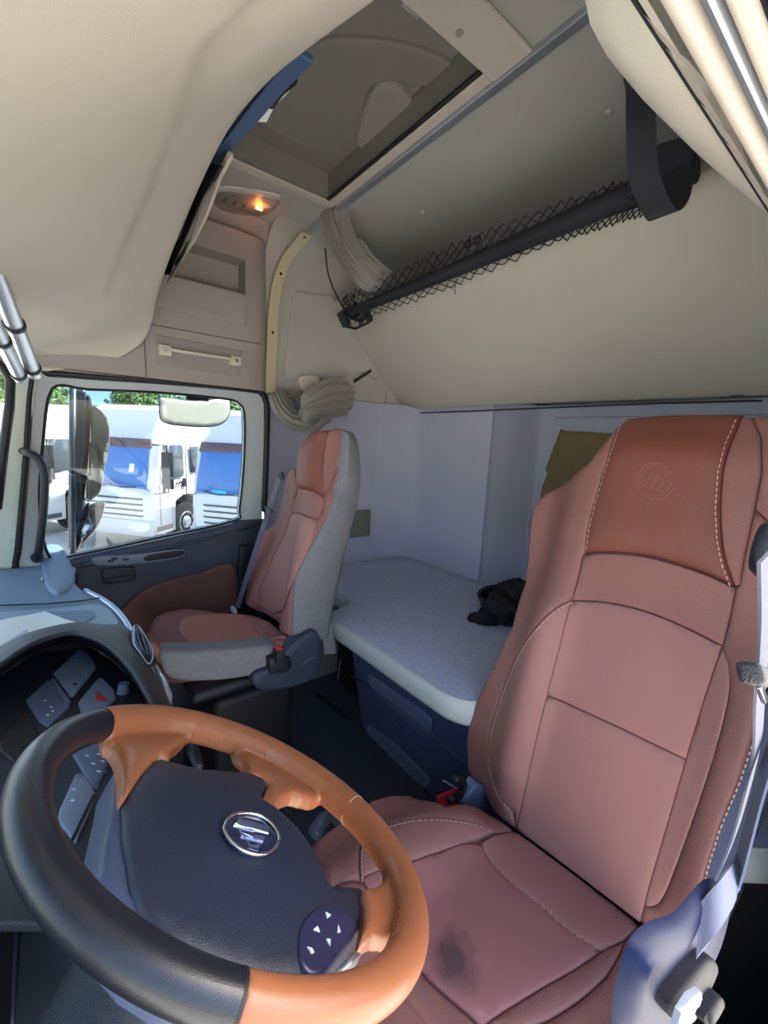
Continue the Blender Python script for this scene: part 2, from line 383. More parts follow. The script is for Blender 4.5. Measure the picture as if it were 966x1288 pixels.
# seam and little fixings on side wall
MB().tube([at(665, 505, x=1.962), at(671, 530, x=1.962), at(668, 560, x=1.965), at(665, 620, x=1.968), at(664, 725, x=1.97)], [.03, .016, .010, .008, .008], 10).build('lining_rib', LAV, rear, smooth=True)
MB().box(at(481, 600, y=YW - .004) + V((0, 0, 0)), (.006, .006, 1.0)).build('panel_seam', TAUPE, rear)
for p in ((559, 690), (514, 676)):
    q = at(*p, x=1.725); MB().tube([q, q - V((.006, 0, 0))], [.014, .010], 14).build('screw_cover', LAV, rear, smooth=True, sharp=30)
q0 = at(441, 642, y=YW); q1 = at(463, 673, y=YW)
tag(box('wall_socket_plate', ((q0.x + q1.x) / 2, YW - .012, (q0.z + q1.z) / 2), (q1.x - q0.x, .02, q0.z - q1.z), mat('olive_grey_plate', '77786a', .6), None), 'olive grey plate on the side wall behind the passenger seat', 'wall plate')
# under-wall lower back area (below bunk) black
struct(box('wall_rear_lower', (2.02, .98, .28), (.04, 2.1, .58), BLACK, None, 0))
# --------------------------------------------------------------- passenger door
YD = 1.985
fd = Frame((0, YD, 0), (1, 0, 0), (0, 0, 1))
door = thing('door_1', None, None, (.38, YD, .3), kind='structure')
gl = [(66, 489), (110, 490), (201, 494), (285, 502), (300, 508), (307, 520), (307, 575), (301, 640), (294, 655), (200, 676), (92, 699), (62, 700), (50, 640), (54, 560)]
outer = [(40, 474), (62, 470), (120, 474), (230, 482), (318, 491), (330, 498), (334, 515), (333, 575), (330, 640), (325, 658), (200, 690), (95, 712), (22, 716), (22, 690), (30, 600)]
def ring(mb, A, B, fr, ha, hb, th=.03):
    """bevelled frame between two equal-length loops"""
    n = len(A); vs = [fr.W(a, b, ha) for a, b in A] + [fr.W(a, b, hb) for a, b in B] + [fr.W(a, b, ha - th) for a, b in A] + [fr.W(a, b, hb - th) for a, b in B]; fs = []
    for i in range(n):
        j = (i + 1) % n; fs += [(i, j, n + j, n + i), (2 * n + j, 2 * n + i, 3 * n + i, 3 * n + j), (j, i, 2 * n + i, 2 * n + j), (n + i, n + j, 3 * n + j, 3 * n + i)]
    return mb.add(vs, fs)
def resample(p, n):
    P = [V((a, b)) for a, b in p]; P.append(P[0]); L = [0]
    for a, b in zip(P, P[1:]): L.append(L[-1] + (b - a).length)
    out = []; k = 0
    for i in range(n):
        s = L[-1] * i / n
        while L[k + 1] < s: k += 1
        f = (s - L[k]) / (L[k + 1] - L[k] + 1e-12); q = P[k].lerp(P[k + 1], f); out.append((q.x, q.y))
    return out
def nearest(A, poly):
    out = []
    for a in A:
        best = None
        for p, q in zip(poly, poly[1:] + poly[:1]):
            p_, q_ = V(p), V(q); d = q_ - p_; t = max(0, min(1, (V(a) - p_).dot(d) / (d.dot(d) + 1e-12))); c_ = p_ + d * t; dd = (c_ - V(a)).length
            if best is None or dd < best[0]: best = (dd, (c_.x, c_.y))
        out.append(best[1])
    return out
glu = fd.px(crom(gl, 4)); outu = fd.px(crom(outer, 4))
A = resample(glu, 140)
def cast(A, poly):
    c0 = (sum(a for a, b in A) / len(A), sum(b for a, b in A) / len(A)); out = []
    for a in A:
        d = (a[0] - c0[0], a[1] - c0[1]); best = 9
        for p, q in zip(poly, poly[1:] + poly[:1]):
            e = (q[0] - p[0], q[1] - p[1]); den = d[0] * e[1] - d[1] * e[0]
            if abs(den) < 1e-12: continue
            t = ((p[0] - c0[0]) * e[1] - (p[1] - c0[1]) * e[0]) / den; u_ = ((p[0] - c0[0]) * d[1] - (p[1] - c0[1]) * d[0]) / den
            if t > .9 and 0 <= u_ <= 1: best = min(best, t)
        out.append((c0[0] + d[0] * best, c0[1] + d[1] * best))
    return out
B = cast(A, outu)
ring(MB(), A, B, fd, 0.0, .012).build('door_frame', DOORW, door, smooth=True, sharp=35)
big = [(a + (a - .38) / max(abs(a - .38), .01) * .07 * (1 if a > .3 else .0), b + (.07 if b > 1.3 else 0)) for a, b in B]
ring(MB(), A, big, fd, -.03, -.03, .01).build('door_jamb', SEAL, door)
MB().tube([fd.W(a, b, .018) for a, b in resample(outu, 90)], .014, 8, True).build('door_seal', SEAL, door, smooth=True)
MB().tube([fd.W(a, b, .003) for a, b in A], .005, 6, True).build('window_seal', BLACK, door, smooth=True)
w1 = struct(panel('window_1', glu, Frame((0, YD + .012, 0), (1, 0, 0), (0, 0, 1)), TINT, None, t=.003, r=0, step=.2))
# dark lower door panel
dp = fd.px([(62, 712), (95, 700), (200, 678), (290, 658), (300, 654), (304, 645), (309, 575), (314, 652), (333, 652), (333, 900), (0, 900), (0, 716)])
dp = fd.px([(62, 712), (95, 701), (200, 679), (290, 659), (299, 654), (329, 652), (330, 900), (20, 900), (20, 716)])
DPY = Frame((0, YD - .03, 0), (1, 0, 0), (0, 0, 1))
hfd = lambda a, b: .012 * sstep(.80, .74, b) * sstep(.0, .1, a)
panel('door_panel', dp, DPY, NAVY, door, t=.05, r=.012, h0=.0)
fdp = Frame((0, YD - .045, 0), (1, 0, 0), (0, 0, 1))
# recessed contour line
MB().tube([fdp.W(*q, -.004) for q in fdp.px(crom([(100, 712), (180, 695), (265, 678), (290, 671), (300, 668)], 5, False))], .006, 6).build('panel_ridge', NAVY, door, smooth=True)
panel('door_insert', fdp.px(crom([(297, 717), (248, 722), (210, 731), (180, 744), (158, 762), (150, 780), (160, 810), (220, 840), (297, 840)], 5)), fdp, INSERT, door, t=.01, r=.006, h0=.0)
panel('door_edge_column', fdp.px([(301, 695), (306, 687), (317, 686), (322, 700), (322, 800), (299, 800)]), fdp, NAVY2, door, t=.03, r=.015, h0=.018, smooth_poly=4)
sw = panel('switch_plate', fdp.px([(115, 705), (125, 700), (170, 697), (225, 690), (233, 694), (228, 702), (190, 708), (150, 711), (122, 711)]), fdp, GREYP, door, t=.02, r=.004, h0=.005, smooth_poly=4)
for p in ((139, 705), (158, 703), (144, 702)):
    box('window_switch', fdp.W(*fdp.pix(*p), .008), (.022, .008, .006), NAVY2, sw, bev=.002, fr=fdp)
panel('pull_slot', fdp.px([(181, 701), (190, 697), (225, 692), (231, 694), (226, 699), (195, 704), (183, 705)]), fdp, BLACK, sw, t=.01, r=.002, h0=.008, smooth_poly=3)
hh = panel('handle_cup', fdp.px([(128, 720), (133, 716), (165, 713), (170, 717), (171, 727), (165, 731), (137, 735), (130, 732)]), fdp, NAVY2, door, t=.01, r=.003, h0=.004, smooth_poly=3)
MB().tube([fdp.W(*fdp.pix(*p), .012) for p in ((132, 729), (150, 727), (168, 724))], .006, 8).build('handle_lever', NAVY, hh, smooth=True)
# wall strip above the door + side locker ---------------------------------
YL = 1.90
flk = Frame((0, YL, 0), (1, 0, 0), (0, 0, 1))
lk = thing('side_locker', 'taupe moulded locker above the passenger door with open pocket and grab rail', 'storage locker', (.45, YL, 1.65))
face = flk.px([(185, 340), (222, 305), (300, 321), (330, 333), (341, 345), (337, 400), (332, 484), (230, 476), (180, 472)])
zt = face[2][1]
xs = [-.25, .2, .35, .5, .62, .735, .77, .80]; ys = [YL, YL, YL, YL, YL, YL + .008, YL + .03, YL + .09]
pk = flk.px([(205, 352), (213, 345), (308, 368), (308, 405), (303, 411), (203, 391)])  # closed pocket door
op = flk.px([(212, 300), (308, 330), (310, 372), (212, 350)])
x0p, x1p = .19, flk.pix(309, 370)[0]; z0p = flk.pix(308, 370)[1]; z1p = flk.pix(312, 328)[1]
m_ = MB(); ztop = 2.28
def fy(x): return np.interp(x, xs, ys)
def wallgrid(m_, x0, x1, z0, z1):
    xx = sorted(set([x0, x1] + [x for x in xs if x0 < x < x1])); m_.grid([[(x, fy(x), z) for x in xx] for z in (z0, z1)])
wallgrid(m_, -.25, x0p, 1.645, ztop); wallgrid(m_, x0p, x1p, 1.645, z0p); wallgrid(m_, x0p, x1p, z1p, ztop); wallgrid(m_, x1p, .80, 1.645, ztop)
m_.grid([[(x0p, YL, z0p), (x1p, YL, z0p)], [(x0p, YL + .09, z0p), (x1p, YL + .09, z0p)], [(x0p, YL + .09, z1p), (x1p, YL + .09, z1p)], [(x0p, YL, z1p), (x1p, YL, z1p)]])
m_.grid([[(x1p, YL, z0p), (x1p, YL, z1p)], [(x1p, YL + .09, z0p), (x1p, YL + .09, z1p)]])
m_.grid([[(-.25, YL, ztop), (.8, fy(.8), ztop)], [(-.25, YL - .10, CZ), (.8, fy(.8) - .05, CZ)]])
m_.grid([[(-.25, YL, 1.645), (.8, YL + .09, 1.645)], [(-.25, YL + .12, 1.62), (.8, YL + .12, 1.645)]])
m_.grid([[(.8, fy(.8), 1.645), (.8, fy(.8), ztop)], [(.8, YL + .13, 1.645), (.8, YL + .13, ztop)]])
m_.build('locker_body', TAUPE, lk, smooth=True, sharp=50)
panel('pocket_front', [(x0p, z0p), (x1p, z0p), (x1p, flk.pix(304, 408)[1]), (x0p, flk.pix(205, 388)[1])], flk, TAUPE, lk, t=.006, r=.004, h0=.005, smooth_poly=0)
gp = flk.px([(197, 424), (205, 422), (300, 441), (303, 446), (301, 470), (296, 472), (202, 459), (197, 455)])
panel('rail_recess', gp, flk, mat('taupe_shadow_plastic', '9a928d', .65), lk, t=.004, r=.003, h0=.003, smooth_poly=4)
gb = MB(); gb.box(flk.W(*flk.pix(250, 447), .028), (flk.pix(298, 455)[0] - flk.pix(200, 440)[0], .024, .012)); g1 = gb.build('grab_rail', CREAM2, lk, bev=.004)
for p in ((206, 442), (294, 455)):
    box('rail_foot', flk.W(*flk.pix(*p), .018), (.045, .035, .04), CREAM2, lk, bev=.004)
    q = flk.W(*flk.pix(*p), .037); MB().tube([q, q + flk.n * .003], .007, 12).build('screw', SILVER, lk)
for z in (flk.pix(250, 427)[1] + .025, ):
    MB().box((.25, YL - .001, z), (.98, .004, .004)).build('panel_joint', mat('joint_grey', '6b6662', .8), lk)
MB().box((flk.pix(182, 440)[0], YL - .002, 1.75), (.004, .004, .22)).build('panel_joint', MATS['joint_grey'], lk)
# cream pillar strip with curved top
sp = [at(337, 490, y=1.955), at(343, 440, y=1.955), at(347, 380, y=1.955), at(351, 340, y=1.95)]
x_s = [.80, .81, .815, .83]
pts = crom([(.815, 1.975, 1.645), (.82, 1.975, 1.8), (.83, 1.975, 2.0), (.85, 1.972, 2.14), (.88, 1.95, 2.24), (.92, 1.90, 2.31), (.94, 1.86, 2.345)], 5, False)
tr = struct(MB().strip(pts, V((.052, 0, 0)), .012).build('trim_1', STRIPM, bev=.003))
for k in (8, 17, 28): q = pts[k]; MB().tube([q + V((0, -.005, 0)), q + V((0, -.010, 0))], .006, 10).build('screw', BLACK, tr)
# A pillar and front
APM = mat('pillar_cream', 'c9cfc6', .6)
ap = [at(0, 480, y=1.96), at(28, 470, y=1.96), at(46, 474, y=1.96), at(30, 590, y=1.97), at(20, 700, y=1.97), at(-10, 720, y=1.96), at(-30, 600, y=1.96)]
fa = Frame((0, 1.965, 0), (1, 0, 0), (0, 0, 1))
struct(panel('trim_2', fa.px([(4, 440), (60, 440), (60, 470), (47, 476), (33, 590), (21, 716), (-60, 716), (-12, 600), (3, 560), (11, 500)]), fa, APM, t=.05, r=.015, h0=.01))
gh = thing('grab_handle', 'black curved grab handle on the passenger windscreen pillar', 'handle', at(30, 570, y=1.93))
hp = crom([at(28, 567, y=1.965), at(36, 570, y=1.90), at(47, 576, y=1.88), at(55, 592, y=1.88), at(56, 620, y=1.88), at(53, 660, y=1.88), at(49, 692, y=1.90), at(47, 702, y=1.95)], 6, False)
MB().tube(hp, .013, 12).build('grip', NAVY2, gh, smooth=True)
for p in (hp[0], hp[-1]): MB().tube([p + V((0, -.006, 0)), p + V((0, .012, 0))], [.018, .021], 14).build('handle_mount', NAVY2, gh, smooth=True, sharp=40)
# windscreen glass + seal along the frame edge
ws = [(-.30, 2.0, .93), (-.30, .0, .93), (-.22, .0, 1.74), (-.22, 2.0, 1.74)]
wsp = struct(MB().grid([[(-.46, -.05, .9), (-.22, -.05, 1.74)], [(-.46, 1.90, .9), (-.22, 1.90, 1.74)]], th=(-.004, 0, 0)).build('window_2', CLEAR))
MB().tube([at(-6, 455, y=1.9), at(4, 462, y=1.9), at(13, 478, y=1.9), at(12, 510, y=1.9), at(4, 570, y=1.9), at(-4, 640, y=1.9)], .014, 8).build('windscreen_seal', SEAL, wsp, smooth=True)
# body sheet metal that closes the shell (outside of lining)
sh = MB(); SHM = mat('body_shell', '8a8d90', .6)
struct(MB().box((.6, 2.06, 2.04), (2.8, .03, .84)).build('wall_passenger', SHM))
struct(MB().box((1.45, 2.06, .8), (1.30, .03, 1.8)).build('wall_passenger_lower', SHM))
struct(MB().box((-.55, 2.06, .2), (1.0, .03, 1.46)).build('wall_passenger_front', SHM))
struct(MB().box((.4, 2.06, .25), (1.1, .03, .7)).build('wall_passenger_sill', SHM))
struct(MB().box((.5, .98, 2.46 + .04), (3.2, 2.2, .03)).build('roof', SHM))
struct(MB().box((2.07, .98, 1.2), (.04, 2.2, 2.6)).build('wall_rear_outer', SHM))
struct(MB().box((-.55, .98, 2.12), (.7, 2.2, .74)).build('wall_front_upper', SHM))
struct(MB().box((-.95, .98, .4), (.05, 2.2, 1.1)).build('wall_front', SHM))
# --------------------------------------------------------------- front overhead console
con = thing('overhead_console', 'large cream fabric-covered overhead console arching above the windscreen', 'overhead console', (.0, 1.0, 1.9))
LIP = [(.30, .02, 1.80), (.30, .25, 1.85), (.30, .443, 1.915), (.30, .757, 2.005), (.30, 1.022, 2.027), (.30, 1.478, 1.967), (.298, 1.72, 1.90)]
e1 = at(190, 408, y=1.84); e2 = at(178, 432, y=1.88); e3 = at(150, 450, y=1.90); e4 = at(118, 458, y=1.91); e5 = at(60, 467, y=1.93)
LIP += [tuple(e1), tuple(e2), tuple(e3), tuple(e4), tuple(e5)]
lip = crom(LIP, 10, False)
BL = [(345, -20), (262, 60), (245, 95), (215, 180), (180, 262), (150, 330), (137, 362), (150, 385)]
def proj(q):
    w_ = q - CAM; d = AX * w_.x + AY * w_.y + AZ * w_.z
    return (483 - F * d.x / d.z, 644 + F * d.y / d.z) if d.z < -.02 else None
def band(q):
    # soft pressed crease along the console belly
    p = proj(q)
    if p is None or p[1] > 372 or p[1] < -20: return 0
    x = np.interp(p[1], [-20, 60, 95, 180, 262, 330, 362], [345, 262, 245, 215, 180, 150, 137]); d = (p[0] - x) / (1.2 if p[1] > 60 else 1.5)
    return sstep(-5, 3, d) - sstep(3, 60, d)

N = len(lip); rows = []
for i, p in enumerate(lip):
    t = i / (N - 1); fx = -.24; yy = p.y if p.y < 1.8 else p.y
    frn = V((-.24, p.y if t < .6 else min(1.93, p.y + .02), 1.70 if p.y < 1.3 else 1.70 - .06 * sstep(1.3, 1.95, p.y)))
    if p.x < .2: frn.x = -.24
    r = []
    for k in range(49):
        s_ = k / 48; q = p.lerp(frn, s_)
        # rounded roll at the lip, then a shallow belly
        q = q + V((0, 0, -.045 * math.sin(math.pi * min(1, s_ * 1.0)) * (1 if p.y < 1.7 else max(0, (1.9 - p.y) / .2)) * (1 - .3 * s_)))
        q = q + V((0, 0, .010 * band(q)))
        r.append(q)
    back = [p + V((.006, 0, .014)), p + V((-.004, 0, .028)), p + V((-.03, 0, .034)), V((p.x - .12, p.y, p.z + .03))]
    rows.append(back[::-1] + r)
MB().grid(rows).build('console_shell', CREAM, con, smooth=True)
# ridge band (bright crease) along the underside
rb = [at(335, 8, z=1.83), at(262, 95, z=1.82), at(215, 190, z=1.83), at(180, 270, z=1.84), at(145, 360, z=1.82)]
# inner fascia seen above the lip
pf = [(290, 194), (276, 222), (262, 262), (245, 298), (222, 332)]
f3 = [at(*p, x=.37) for p in pf]
MB().grid([[p + V((0, 0, 0)) for p in f3], [p + V((-.05, 0, -.10)) for p in f3]], th=(.0, -.006, .0)).build('inner_fascia', CREAM2, con, smooth=True, sharp=40)
f4 = [at(p[0] + 3, p[1], x=.38) for p in pf]
MB().tube(f3, .008, 8).build('fascia_rim', CREAM2, con, smooth=True)
MB().grid([[at(*p, x=.33) for p in ((278, 208), (255, 245), (236, 290), (212, 345))], [at(*p, x=.33) for p in ((245, 200), (225, 245), (205, 300), (190, 345))]], th=(.004, 0, 0)).build('cavity_shade_sheet', BLACK, con)  # black sheet standing in for the dark cavity behind the lip
MB().grid([[at(*p, x=.325) for p in ((246, 235), (238, 262), (225, 300))], [at(*p, x=.325) for p in ((232, 238), (222, 270), (208, 310))]], th=(.003, 0, 0)).build('slot_panel', GREYP, con)
BLUEM = mat('blue_foam', '3c5880', .6)
bl = [at(268, 203, x=.36), at(300, 165, x=.36), at(345, 110, x=.36), at(384, 68, x=.36)]
tag(MB().strip(crom([tuple(p) for p in bl], 4, False), V((-.03, 0, .0)), .012).build('folded_visor', BLUEM, bev=.003), 'dark blue folded visor tucked between console lip and roof hatch', 'visor')
MB().tube([at(340, 130, x=.375), at(352, 112, x=.375), at(368, 98, x=.375)], .010, 8).build('clip', NAVY2, con, smooth=True)
tag(MB().strip([at(326, 152, x=.38), at(336, 132, x=.38), at(355, 112, x=.38)], V((.03, 0, .012)), .004).build('white_label', PAPER), 'small white paper tag hanging beside the folded blue visor', 'tag')
# roller blinds at the upper left of the windscreen
for (p, q, r, lb) in (((-25, 300), (43, 470), .020, 'outer grey windscreen blind roller beside the overhead console'), ((-40, 345), (26, 476), .017, 'inner slimmer grey windscreen blind roller nearest the glass')):
    yy = 1.70 if r == .020 else 1.68
    a, b = at(*p, y=yy - .5), at(*q, y=yy + .05)
    th_ = thing('blind_roller', lb, 'roller blind', a, 'windscreen blind rollers')
    MB().tube([a, b], r, 16).build('roller_tube', SILVER, th_, smooth=True, sharp=50)
    d = (b - a).normalized()
    for s_ in (.52, .93): MB().tube([a.lerp(b, s_) - d * .006, a.lerp(b, s_) + d * .006], r + .004, 16).build('roller_clip', NAVY2, th_, smooth=True, sharp=50)
# --------------------------------------------------------------- ceiling lamp
lm = thing('ceiling_lamp', 'slim clear interior lamp glowing orange on the ceiling above the side locker', 'lamp', at(310, 250, z=CZ))
flp = Frame((0, 0, CZ - .004), (1, 0, 0), (0, 1, 0))
lo_ = [(270, 240), (280, 235), (315, 239), (350, 246), (350, 252), (340, 262), (318, 266), (285, 260), (271, 252)]
panel('lamp_base', flp.px(lo_), flp, mat('lamp_reflector', 'e6e6e2', .25), lm, t=.008, r=.002, smooth_poly=3)
GLZ = glass_mat('lamp_lens', (.85, .85, .85), .12)
panel('lens', flp.px(lo_), flp, GLZ, lm, t=.002, r=.004, h0=.02, smooth_poly=3)
q = flp.W(*flp.pix(326, 258), .012); MB().tube([q - V((.012, 0, 0)), q + V((.012, 0, 0))], .006, 10).build('bulb', mat('warm_bulb', 'ff9a5a', .5, em='ff8a3c', ems=9), lm, smooth=True)
q = flp.W(*flp.pix(342, 257), .010); MB().tube([q - V((.01, 0, 0)), q + V((.01, 0, 0))], .006, 10).build('reflector', CHROME, lm, smooth=True)
for p in ((283, 246), (295, 250), (307, 254)): box('lens_rib', flp.W(*flp.pix(*p), .013), (.006, .03, .01), CHROME, lm, bev=.001)
# --------------------------------------------------------------- driver side door header
hd = thing('door_2', None, None, (.6, .15, 1.7), kind='structure')
def sweepx(pts_yz, x0, x1, n=2): return [[V((x0 + (x1 - x0) * i / n, y, z)) for (y, z) in pts_yz] for i in range(n + 1)]
# padded roll along the bottom of the driver side locker; silhouette at y=.22, z=1.77
def roll_rows():
    prof = [(.10, 1.73), (.125, 1.700), (.15, 1.705), (.185, 1.735), (.215, 1.77), (.225, 1.80), (.235, 1.86), (.25, 1.95), (.27, 2.1), (.30, 2.37)]
    R_ = []
    for x, dz in ((.305, .62), (.308, .42), (.312, .25), (.318, .12), (.33, .035), (.35, .006), (.38, 0), (.45, .002), (.6, .016), (.78, .04), (.93, .075), (1.15, .12), (1.7, .14)):
        R_.append([V((x, y, min(CZ, z + dz * (1 - .0 * k)))) for k, (y, z) in enumerate(prof)])
    return R_
MB().grid(roll_rows()).build('padded_roll', CREAM, hd, smooth=True)
# door frame trim pieces in the crevice, with notches
FX = [.05, .16, .26, .38, .50, .62, .76, .95]
def lane(y0, z0, y1, z1, x0, x1, th=.006): return MB().grid([[(x0, y0, z0), (x0, y1, z1)], [((x0 + x1) / 2, y0, z0 + .003), ((x0 + x1) / 2, y1, z1 + .003)], [(x1, y0, z0 + .012), (x1, y1, z1 + .012)]], th=(0, 0, th))
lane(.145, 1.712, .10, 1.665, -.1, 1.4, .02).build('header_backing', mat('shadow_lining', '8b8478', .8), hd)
for k, (x0, x1) in enumerate(((.275, .30), (.306, .365), (.37, .42), (.425, .475), (.48, .56), (.565, .70), (.705, .95))):
    o = MB().grid([[(x0, .138, 1.690 + .01 * x0), (x0, .120, 1.664 + .01 * x0)], [(x1 - .004, .138, 1.690 + .01 * x1), (x1 - .004, .120, 1.664 + .01 * x1)]], th=(0, -.004, -.006)).build('header_clip_plate', CREAM2, hd, bev=.002)
MB().tube([(.2, .137, 1.690), (1.4, .137, 1.702)], .0012, 6).build('crevice_shade_line', BLACK, hd)  # added black line that draws the dark of the crevice
MB().box((.6, .107, 1.664), (1.6, .012, .012)).build('header_trim', CREAM2, hd, bev=.005)
MB().box((.6, .094, 1.658), (1.6, .008, .012)).build('chrome_strip', SILVER, hd, bev=.004)
MB().box((.6, .082, 1.652), (1.6, .012, .012)).build('pale_strip', CREAM2, hd, bev=.004)
MB().tube([(-.2, .066, 1.650), (1.5, .066, 1.660)], .013, 12).build('door_seal', SEAL, hd, smooth=True)
MB().box((.6, .048, 1.656), (1.6, .016, .012)).build('outer_gutter', mat('gutter_blue_grey', '56637c', .3, .3), hd, bev=.003)
struct(MB().grid([[(-.3, .04, 1.67), (1.6, .04, 1.68)], [(-.3, .02, 2.4), (1.6, .02, 2.4)]], th=(0, .02, 0)).build('wall_driver_upper', SHM))
struct(MB().box((1.42, -.03, 1.2), (1.36, .03, 2.4)).build('wall_driver', SHM))
struct(MB().box((-.75, .02, 1.0), (.45, .03, 2.4)).build('wall_driver_front', SHM))

# ================================================================== LOWER BUNK
ZB = .72
fb = Frame((0, 0, ZB), (1, 0, 0), (0, 1, 0))
mt = thing('bunk_mattress', 'grey lower bunk mattress with pale edge band spanning behind both seats', 'mattress', (1.4, 1.0, .62))
oc = [(.845, .80), (.835, 1.10), (.830, 1.36), (.842, 1.405), (.88, 1.425), (.94, 1.445), (.985, 1.465), (1.0, 1.50), (1.0, 1.60), (1.0, 1.95), (1.3, 1.965), (1.64, 1.955), (1.705, 1.88), (1.715, 1.60), (1.72, 1.42), (1.76, 1.34), (1.95, 1.235), (1.96, 1.1), (1.96, .5), (1.96, .05), (1.5, .05), (1.02, .05), (1.0, .2), (1.0, .55), (.985, .63), (.93, .66), (.88, .68), (.852, .73)]
outl = dense(crom(oc, 3), .03)
panel('mattress_top', [(a, b) for a, b in outl], fb, MATF, mt, t=.02, r=.010, crown=.010, R=.12, step=.03, h0=.0)
n_ = len(outl); 
def off(poly, d):
    A_ = np.array(poly); T = np.roll(A_, -1, 0) - np.roll(A_, 1, 0); s = 1 if sum(a[0] * b[1] - b[0] * a[1] for a, b in zip(poly, poly[1:] + poly[:1])) > 0 else -1
    N_ = np.stack([T[:, 1], -T[:, 0]], 1) * s; N_ /= np.linalg.norm(N_, axis=1)[:, None]; return [tuple(p) for p in A_ + N_ * d]
rows = []
for d, z in ((-.004, ZB - .002), (.004, ZB - .008), (.010, ZB - .03), (.010, ZB - .06), (.004, ZB - .075), (-.006, ZB - .08)):
    rows.append([V((a, b, z)) for a, b in off(outl, d)]); rows[-1].append(rows[-1][0])
MB().grid(rows).build('edge_band', MATE, mt, smooth=True)
MB().tube([(a, b, ZB - .001) for a, b in outl], .004, 6, True).build('edge_piping', MATE, mt, smooth=True)
MB().box((1.4, 1.0, ZB - .09), (.7, 1.8, .02)).build('base_board', BLACK, mt)
# cabinet under the bunk
CABM = mat('cabinet_navy', '586690', .45, bump=.3, bscale=900, kind='vor'); CABG = mat('cabinet_grip', '8090b8', .4)
cb = thing('bunk_cabinet', 'dark navy moulded cabinet with two recessed grips under the bunk', 'cabinet', (1.2, 1.0, 0))
def cyx(z): return 1.0 + (.64 - z) / .64 * .115
y0c, y1c = .45, 1.53
fc = Frame((cyx(0), 0, 0), (0, -1, 0), (cyx(.64) - cyx(0), 0, .64))
def cface(p0, p1, a0, a1, b0, b1, h): return None
cf = [(-y1c, 0), (-y0c, 0), (-y0c, .655), (-y1c, .655)]
MB().grid([[fc.W(-y1c, 0), fc.W(-y1c, .655)], [fc.W(-y0c, 0), fc.W(-y0c, .655)]], th=(.35, 0, 0)).build('cabinet_body', CABM, cb, bev=.01)
up = fc.px([(447, 845), (452, 836), (500, 862), (550, 905), (590, 938), (600, 990), (590, 1010), (560, 990), (520, 948), (470, 890), (446, 865)])
lw = fc.px([(443, 858), (500, 898), (560, 950), (610, 990), (650, 1060), (560, 1030), (510, 985), (470, 935), (443, 905)])
MB().tube([fc.W(*q, .002) for q in fc.px([(443, 850), (480, 874), (530, 912), (566, 944), (592, 966)])], .006, 8).build('panel_ledge', CABM, cb, smooth=True)
for L_ in ([(452, 862), (480, 886), (520, 915), (555, 945)], [(452, 868), (480, 893), (500, 913), (530, 946), (542, 965)]):
    MB().tube([fc.W(*q, .001) for q in fc.px(crom(L_, 4, False))], .004, 8).build('moulded_rib', CABM, cb, smooth=True)
panel('upper_drawer_grip', fc.px([(464, 851), (468, 850), (500, 872), (530, 893), (545, 908), (542, 921), (538, 923), (510, 902), (480, 878), (466, 864)]), fc, CABG, cb, t=.01, r=.004, h0=.004, smooth_poly=3)
panel('lower_drawer_grip', fc.px([(462, 914), (467, 913), (500, 938), (530, 968), (541, 980), (538, 988), (532, 989), (505, 968), (478, 940), (463, 924)]), fc, CABG, cb, t=.01, r=.005, h0=.004, smooth_poly=3)
MB().tube([fc.W(*q, .003) for q in fc.px([(546, 905), (544, 918)])], .002, 6).build('drawer_gap', BLACK, cb)
struct(box('trim_3', (1.38, .98, .31), (.3, 1.96, .62), BLACK, None, 0))
rl = thing('seat_rail', 'black metal floor rail beside the passenger seat base', 'rail', (1.0, 1.6, 0))
MB().tube([at(425, 855, x=1.12), at(428, 830, x=1.12)], .004, 6).build('rod', SILVER, rl)
MB().tube([at(400, 873, z=.05), at(438, 902, z=.05)], .012, 6).build('rail_bar', NAVY2, rl)
# black bag on the bunk
bg_ = thing('bag', 'crumpled black cloth bag lying on the bunk behind the driver seat', 'bag', at(630, 775, z=ZB))
rnd = random.Random(3)
bm_ = bmesh.new(); bmesh.ops.create_icosphere(bm_, subdivisions=5, radius=1)
from mathutils import noise
cc = at(650, 775, z=ZB + .02)
for v in bm_.verts:
    n1 = noise.noise(v.co * 1.6 + V((3, 1, 0))); n2 = abs(noise.noise(v.co * 4.5)); n3 = abs(noise.noise(v.co * 9))
    k = 1 + .35 * n1 - .32 * n2 - .12 * n3
    v.co = V((v.co.x * .17 * k, v.co.y * .17 * k, max(-.02, v.co.z * .15 * k)))
    v.co += cc + V((.02, -.01, 0))
me = bpy.data.meshes.new('bag_body'); bm_.to_mesh(me); bm_.free(); me.materials.append(BAG); me.shade_smooth()
o = bpy.data.objects.new('bag_body', me); COL.objects.link(o); o.parent = bg_; o.matrix_parent_inverse = Matrix.Translation(-bg_.location)
s0 = [at(640, 778, z=ZB + .03), at(615, 779, z=ZB + .035), at(598, 777, z=ZB + .02), at(588, 779, z=ZB + .008)]
MB().strip(crom(s0, 5, False), V((.05, .02, .025)), .012).build('bag_strap', BAG, bg_, smooth=True, sharp=50)
MB().strip(crom([at(588, 779, z=ZB + .008), at(592, 784, z=ZB + .006), at(604, 780, z=ZB + .012), at(625, 786, z=ZB + .01)], 5, False), V((.03, .02, .01)), .008).build('bag_strap', BAG, bg_, smooth=True, sharp=50)
MB().strip(crom([at(612, 762, z=ZB + .06), at(604, 753, z=ZB + .05), at(612, 745, z=ZB + .07), at(628, 742, z=ZB + .09)], 5, False), V((.03, .0, -.05)), .015).build('bag_flap', BAG, bg_, smooth=True, sharp=50)
